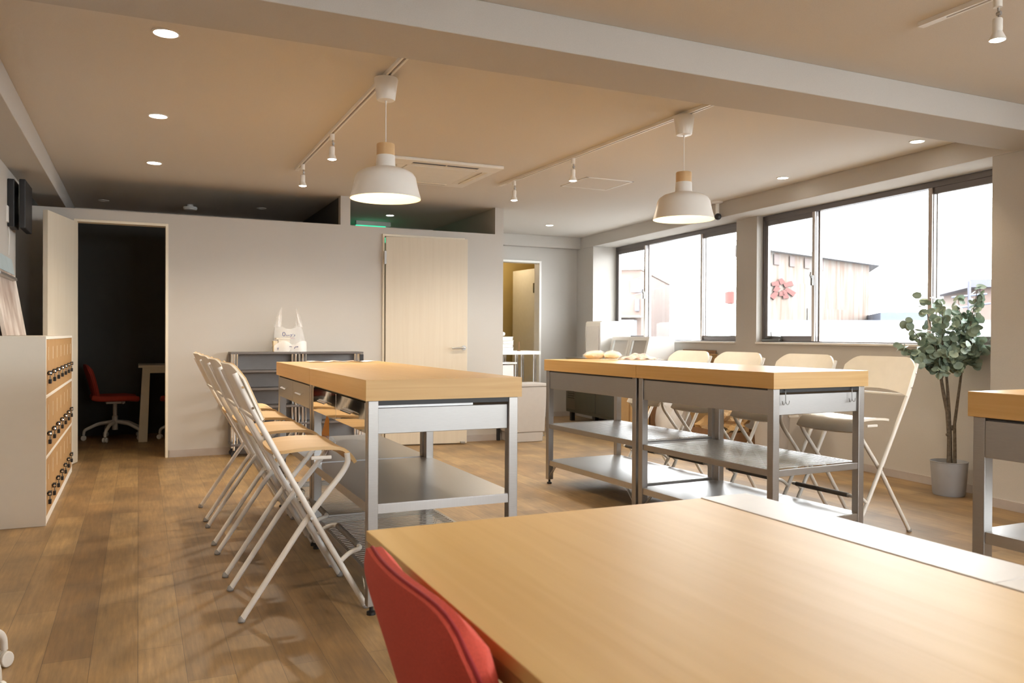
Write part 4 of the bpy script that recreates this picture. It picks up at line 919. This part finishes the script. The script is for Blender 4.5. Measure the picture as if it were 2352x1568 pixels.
# orange bag and clear bag on the far left worktable's shelf
t = thing('orange_folder', 'orange sheet sticking out on the shelf of the left worktable', 'folder', (1.02, 4.95, 0.4365), 0.0)
MB().prism([(-0.03, 0), (0.0, 0.0), (0.0, 0.005), (-0.03, 0.005)], 0, 0.01, lambda a, b, h: Vector((a, h, b)))
MB().prism([(-0.12, 0.0), (0.16, 0.0), (0.16, 0.165), (0.10, 0.19)], -0.002, 0.002, lambda a, b, h: Vector((0.3*h, -a, b))).build('sheet', 'orange', t)
t = thing('clear_bag', 'small clear plastic bag on the shelf under the left worktable', 'bag', (0.96, 4.62, 0.4365))
MB().blob((0, 0, 0.045), 0.060, 90, 0.15, 3, (1, 1.2, 0.75), True).build('bag_film', 'film', t, smooth=True)

# ------------------------------------------------------------ outdoors (bright street side)
M['owhite'] = mat('white_stucco', (0.21, 0.21, 0.215), 0.9, noise=0.03, nscale=2)
M['orose'] = mat('rose_beige_render', (0.155, 0.11, 0.095), 0.9, noise=0.05, nscale=2)
M['orust'] = mat('rust_streaked_boards', (0.14, 0.13, 0.12), 0.9, col2=(0.11, 0.065, 0.045), nscale=3, stretch=(2.5, 2.5, 0.25))
M['olilac'] = mat('grey_lilac_cladding', (0.085, 0.085, 0.105), 0.8, noise=0.05, nscale=3)
M['obrown'] = mat('brown_window_frame', (0.07, 0.045, 0.04), 0.6)
M['ored'] = mat('faded_red_paint', (0.085, 0.022, 0.018), 0.8, noise=0.1)
M['oblue'] = mat('blue_roof_sheet', (0.08, 0.095, 0.13), 0.6, noise=0.1)
M['oasph'] = mat('asphalt', (0.22, 0.22, 0.22), 0.9, noise=0.1)
struct('floor_street', MB().box(7.0, -40, -4.2, 90, 90, -4.0), 'oasph')
D1 = Vector((0.705, 0.777, 0)).normalized(); E1 = Vector((D1.y, -D1.x, 0))  # far direction / across
def OB(dist, acr, z): p = Vector((0, 0, 1.1))+D1*dist+E1*acr; return Vector((p.x, p.y, z))
def obox(m, d0, d1, a0, a1, z0, z1):
    vs = [OB(d, a, z) for z in (z0, z1) for a in (a0, a1) for d in (d0, d1)]
    v = [m.bm.verts.new(p) for p in vs]
    for f in ((0, 2, 3, 1), (4, 5, 7, 6), (0, 1, 5, 4), (1, 3, 7, 5), (3, 2, 6, 7), (2, 0, 4, 6)): m.bm.faces.new([v[i] for i in f])
# boarded building with red emblem (seen through window 2, left part)
t = thing('boarded_building', 'pale streaked building with a red painted emblem, beyond the second window', 'building', (0, 0, 0))
SK = 1.9
def sbox(m, d0, d1, a0, a1, z0, z1):
    vs = [OB(d+a*SK, a*(1+0.06*SK), z) for z in (z0, z1) for a in (a0, a1) for d in (d0, d1)]
    v = [m.bm.verts.new(p) for p in vs]
    for f in ((0, 2, 3, 1), (4, 5, 7, 6), (0, 1, 5, 4), (1, 3, 7, 5), (3, 2, 6, 7), (2, 0, 4, 6)): m.bm.faces.new([v[i] for i in f])
m = MB(); sbox(m, 22, 30, -0.55, 2.6, -4.0, 3.30); m.build('upper_wall', 'orust', t)
m = MB(); sbox(m, 21.94, 22, -0.50, 0.84, -4.0, 2.55); sbox(m, 21.94, 22, 0.9, 2.1, -4.0, 1.9); m.build('boarded_wall', 'orust', t)
m = MB(); sbox(m, 21.6, 30.4, -0.8, 2.9, 3.30, 3.42); m.build('roof', 'owhite', t)
for k in range(4):
    m = MB(); sbox(m, 21.93, 22, 0.10+k*0.36, 0.22+k*0.36, 2.98, 3.25); m.build('window', 'obrown', t)
m = MB()
def seg(p, q, wd2):
    p, q = Vector(((p[0]-0.32)*0.82+0.30, (p[1]-1.85)*0.72+2.37)), Vector(((q[0]-0.32)*0.82+0.30, (q[1]-1.85)*0.72+2.37)); d = (q-p).normalized(); n = Vector((-d.y, d.x)); c = [p+n*wd2, q+n*wd2*1.5, q-n*wd2*1.5, p-n*wd2]
    m.prism([(x.x, x.y) for x in c], 21.84, 21.90, lambda a, b_, h: OB(h+a*SK, a*(1+0.06*SK), b_))
for p, q in (((0.25, 2.20), (0.33, 2.02)), ((0.02, 1.98), (0.22, 2.02)), ((0.10, 1.72), (0.20, 1.90)), ((0.36, 1.96), (0.60, 2.08)), ((0.40, 1.86), (0.66, 1.66)), ((0.36, 1.80), (0.42, 1.50)), ((0.16, 1.70), (0.02, 1.48)), ((0.28, 1.74), (0.30, 1.58))): seg(p, q, 0.045)
m.build('painted_emblem', 'ored', t)
def building(label, parts):
    t = thing('distant_building', label, 'building', (0, 0, 0), 0, 'distant buildings')
    for nm, mm, a in parts: m = MB(); obox(m, *a); m.build(nm, mm, t)
    return t
building('long white wall with a flat top below the windows outside', [('wall', 'owhite', (19, 19.6, -0.6, 16.0, -4.0, 1.46)), ('coping', 'olilac', (18.98, 19.62, -0.6, 16.0, 1.46, 1.475))])
building('low building with a blue sheet roof behind the tree leaves', [('wall', 'owhite', (24, 28, 2.7, 9.0, -4.0, 1.56)), ('roof', 'oblue', (23.8, 28.2, 2.85, 4.4, 1.56, 1.78))])
building('house with grey eaves behind the tree top', [('wall', 'orose', (30, 36, 6.6, 12.0, -4.0, 2.75)), ('roof', 'olilac', (29.6, 36.4, 6.2, 12.4, 2.75, 3.0)), ('window', 'olilac', (29.95, 30, 7.2, 7.7, 2.1, 2.5))])
building('rose-beige apartment block beyond the first window', [('wall', 'orose', (20, 26, -5.6, -3.0, -4.0, 2.72)), ('roof', 'orust', (19.8, 26, -5.8, -2.98, 2.72, 2.78)), ('cladding', 'olilac', (19.85, 19.95, -3.24, -2.95, 2.18, 2.50)), ('window', 'olilac', (19.9, 19.99, -3.14, -3.04, 1.72, 2.02)), ('balcony', 'owhite', (19.5, 20, -4.4, -3.1, -4.0, 1.5)), ('awning', 'orust', (19.3, 20, -4.2, -2.95, 1.55, 1.60))])
t = thing('utility_pole', 'pinkish utility pole beside the column between the windows', 'pole', tuple(OB(16, -0.66, -4.0)))
MB().tube([(0, 0, 0), (0, 0, 7.6)], [0.05, 0.04], 12).build('pole', 'orose', t, smooth=True)
MB().tube([tuple(E1*-0.14+Vector((0, 0, 6.9))), tuple(E1*0.2+Vector((0, 0, 6.95)))], 0.012, 8).tube([tuple(E1*-0.12+Vector((0, 0, 6.55))), tuple(E1*0.2+Vector((0, 0, 6.6)))], 0.012, 8).build('crossarm', 'olilac', t)
MB().lathe([(0, 5.72), (0.09, 5.74), (0.09, 5.95), (0, 5.97)], tuple(E1*-0.06), 12).build('transformer', 'ored', t, smooth=True)
t2 = thing('utility_pole', 'small grey pole with wires above the tree top outside', 'pole', tuple(OB(29, 6.05, -4.0)))
MB().tube([(0, 0, 0), (0, 0, 6.9)], [0.06, 0.05], 12).build('pole', 'olilac', t2, smooth=True)
MB().tube([tuple(E1*-0.5+Vector((0, 0, 6.4))), tuple(E1*0.5+Vector((0, 0, 6.5)))], 0.03, 8).tube([tuple(E1*-0.4+Vector((0, 0, 6.05))), tuple(E1*0.6+Vector((0, 0, 6.2)))], 0.03, 8).build('crossarm', 'oblue', t2)
for k, (z, s) in enumerate(((3.00, 0.05), (2.70, 0.05), (2.40, 0.05))):
    a = OB(15.9, -0.72, z); b = OB(15.0, -4.9, z-1.1)
    pts = [a*(1-u)+b*u+Vector((0, 0, -s*math.sin(PI*u))) for u in [q/12 for q in range(13)]]
    tag(MB().tube(pts, 0.007, 6).build('overhead_wire', 'olilac', smooth=True), ('top', 'middle', 'bottom')[k]+' one of the three overhead wires seen through the first window', 'wire', 'overhead wires')
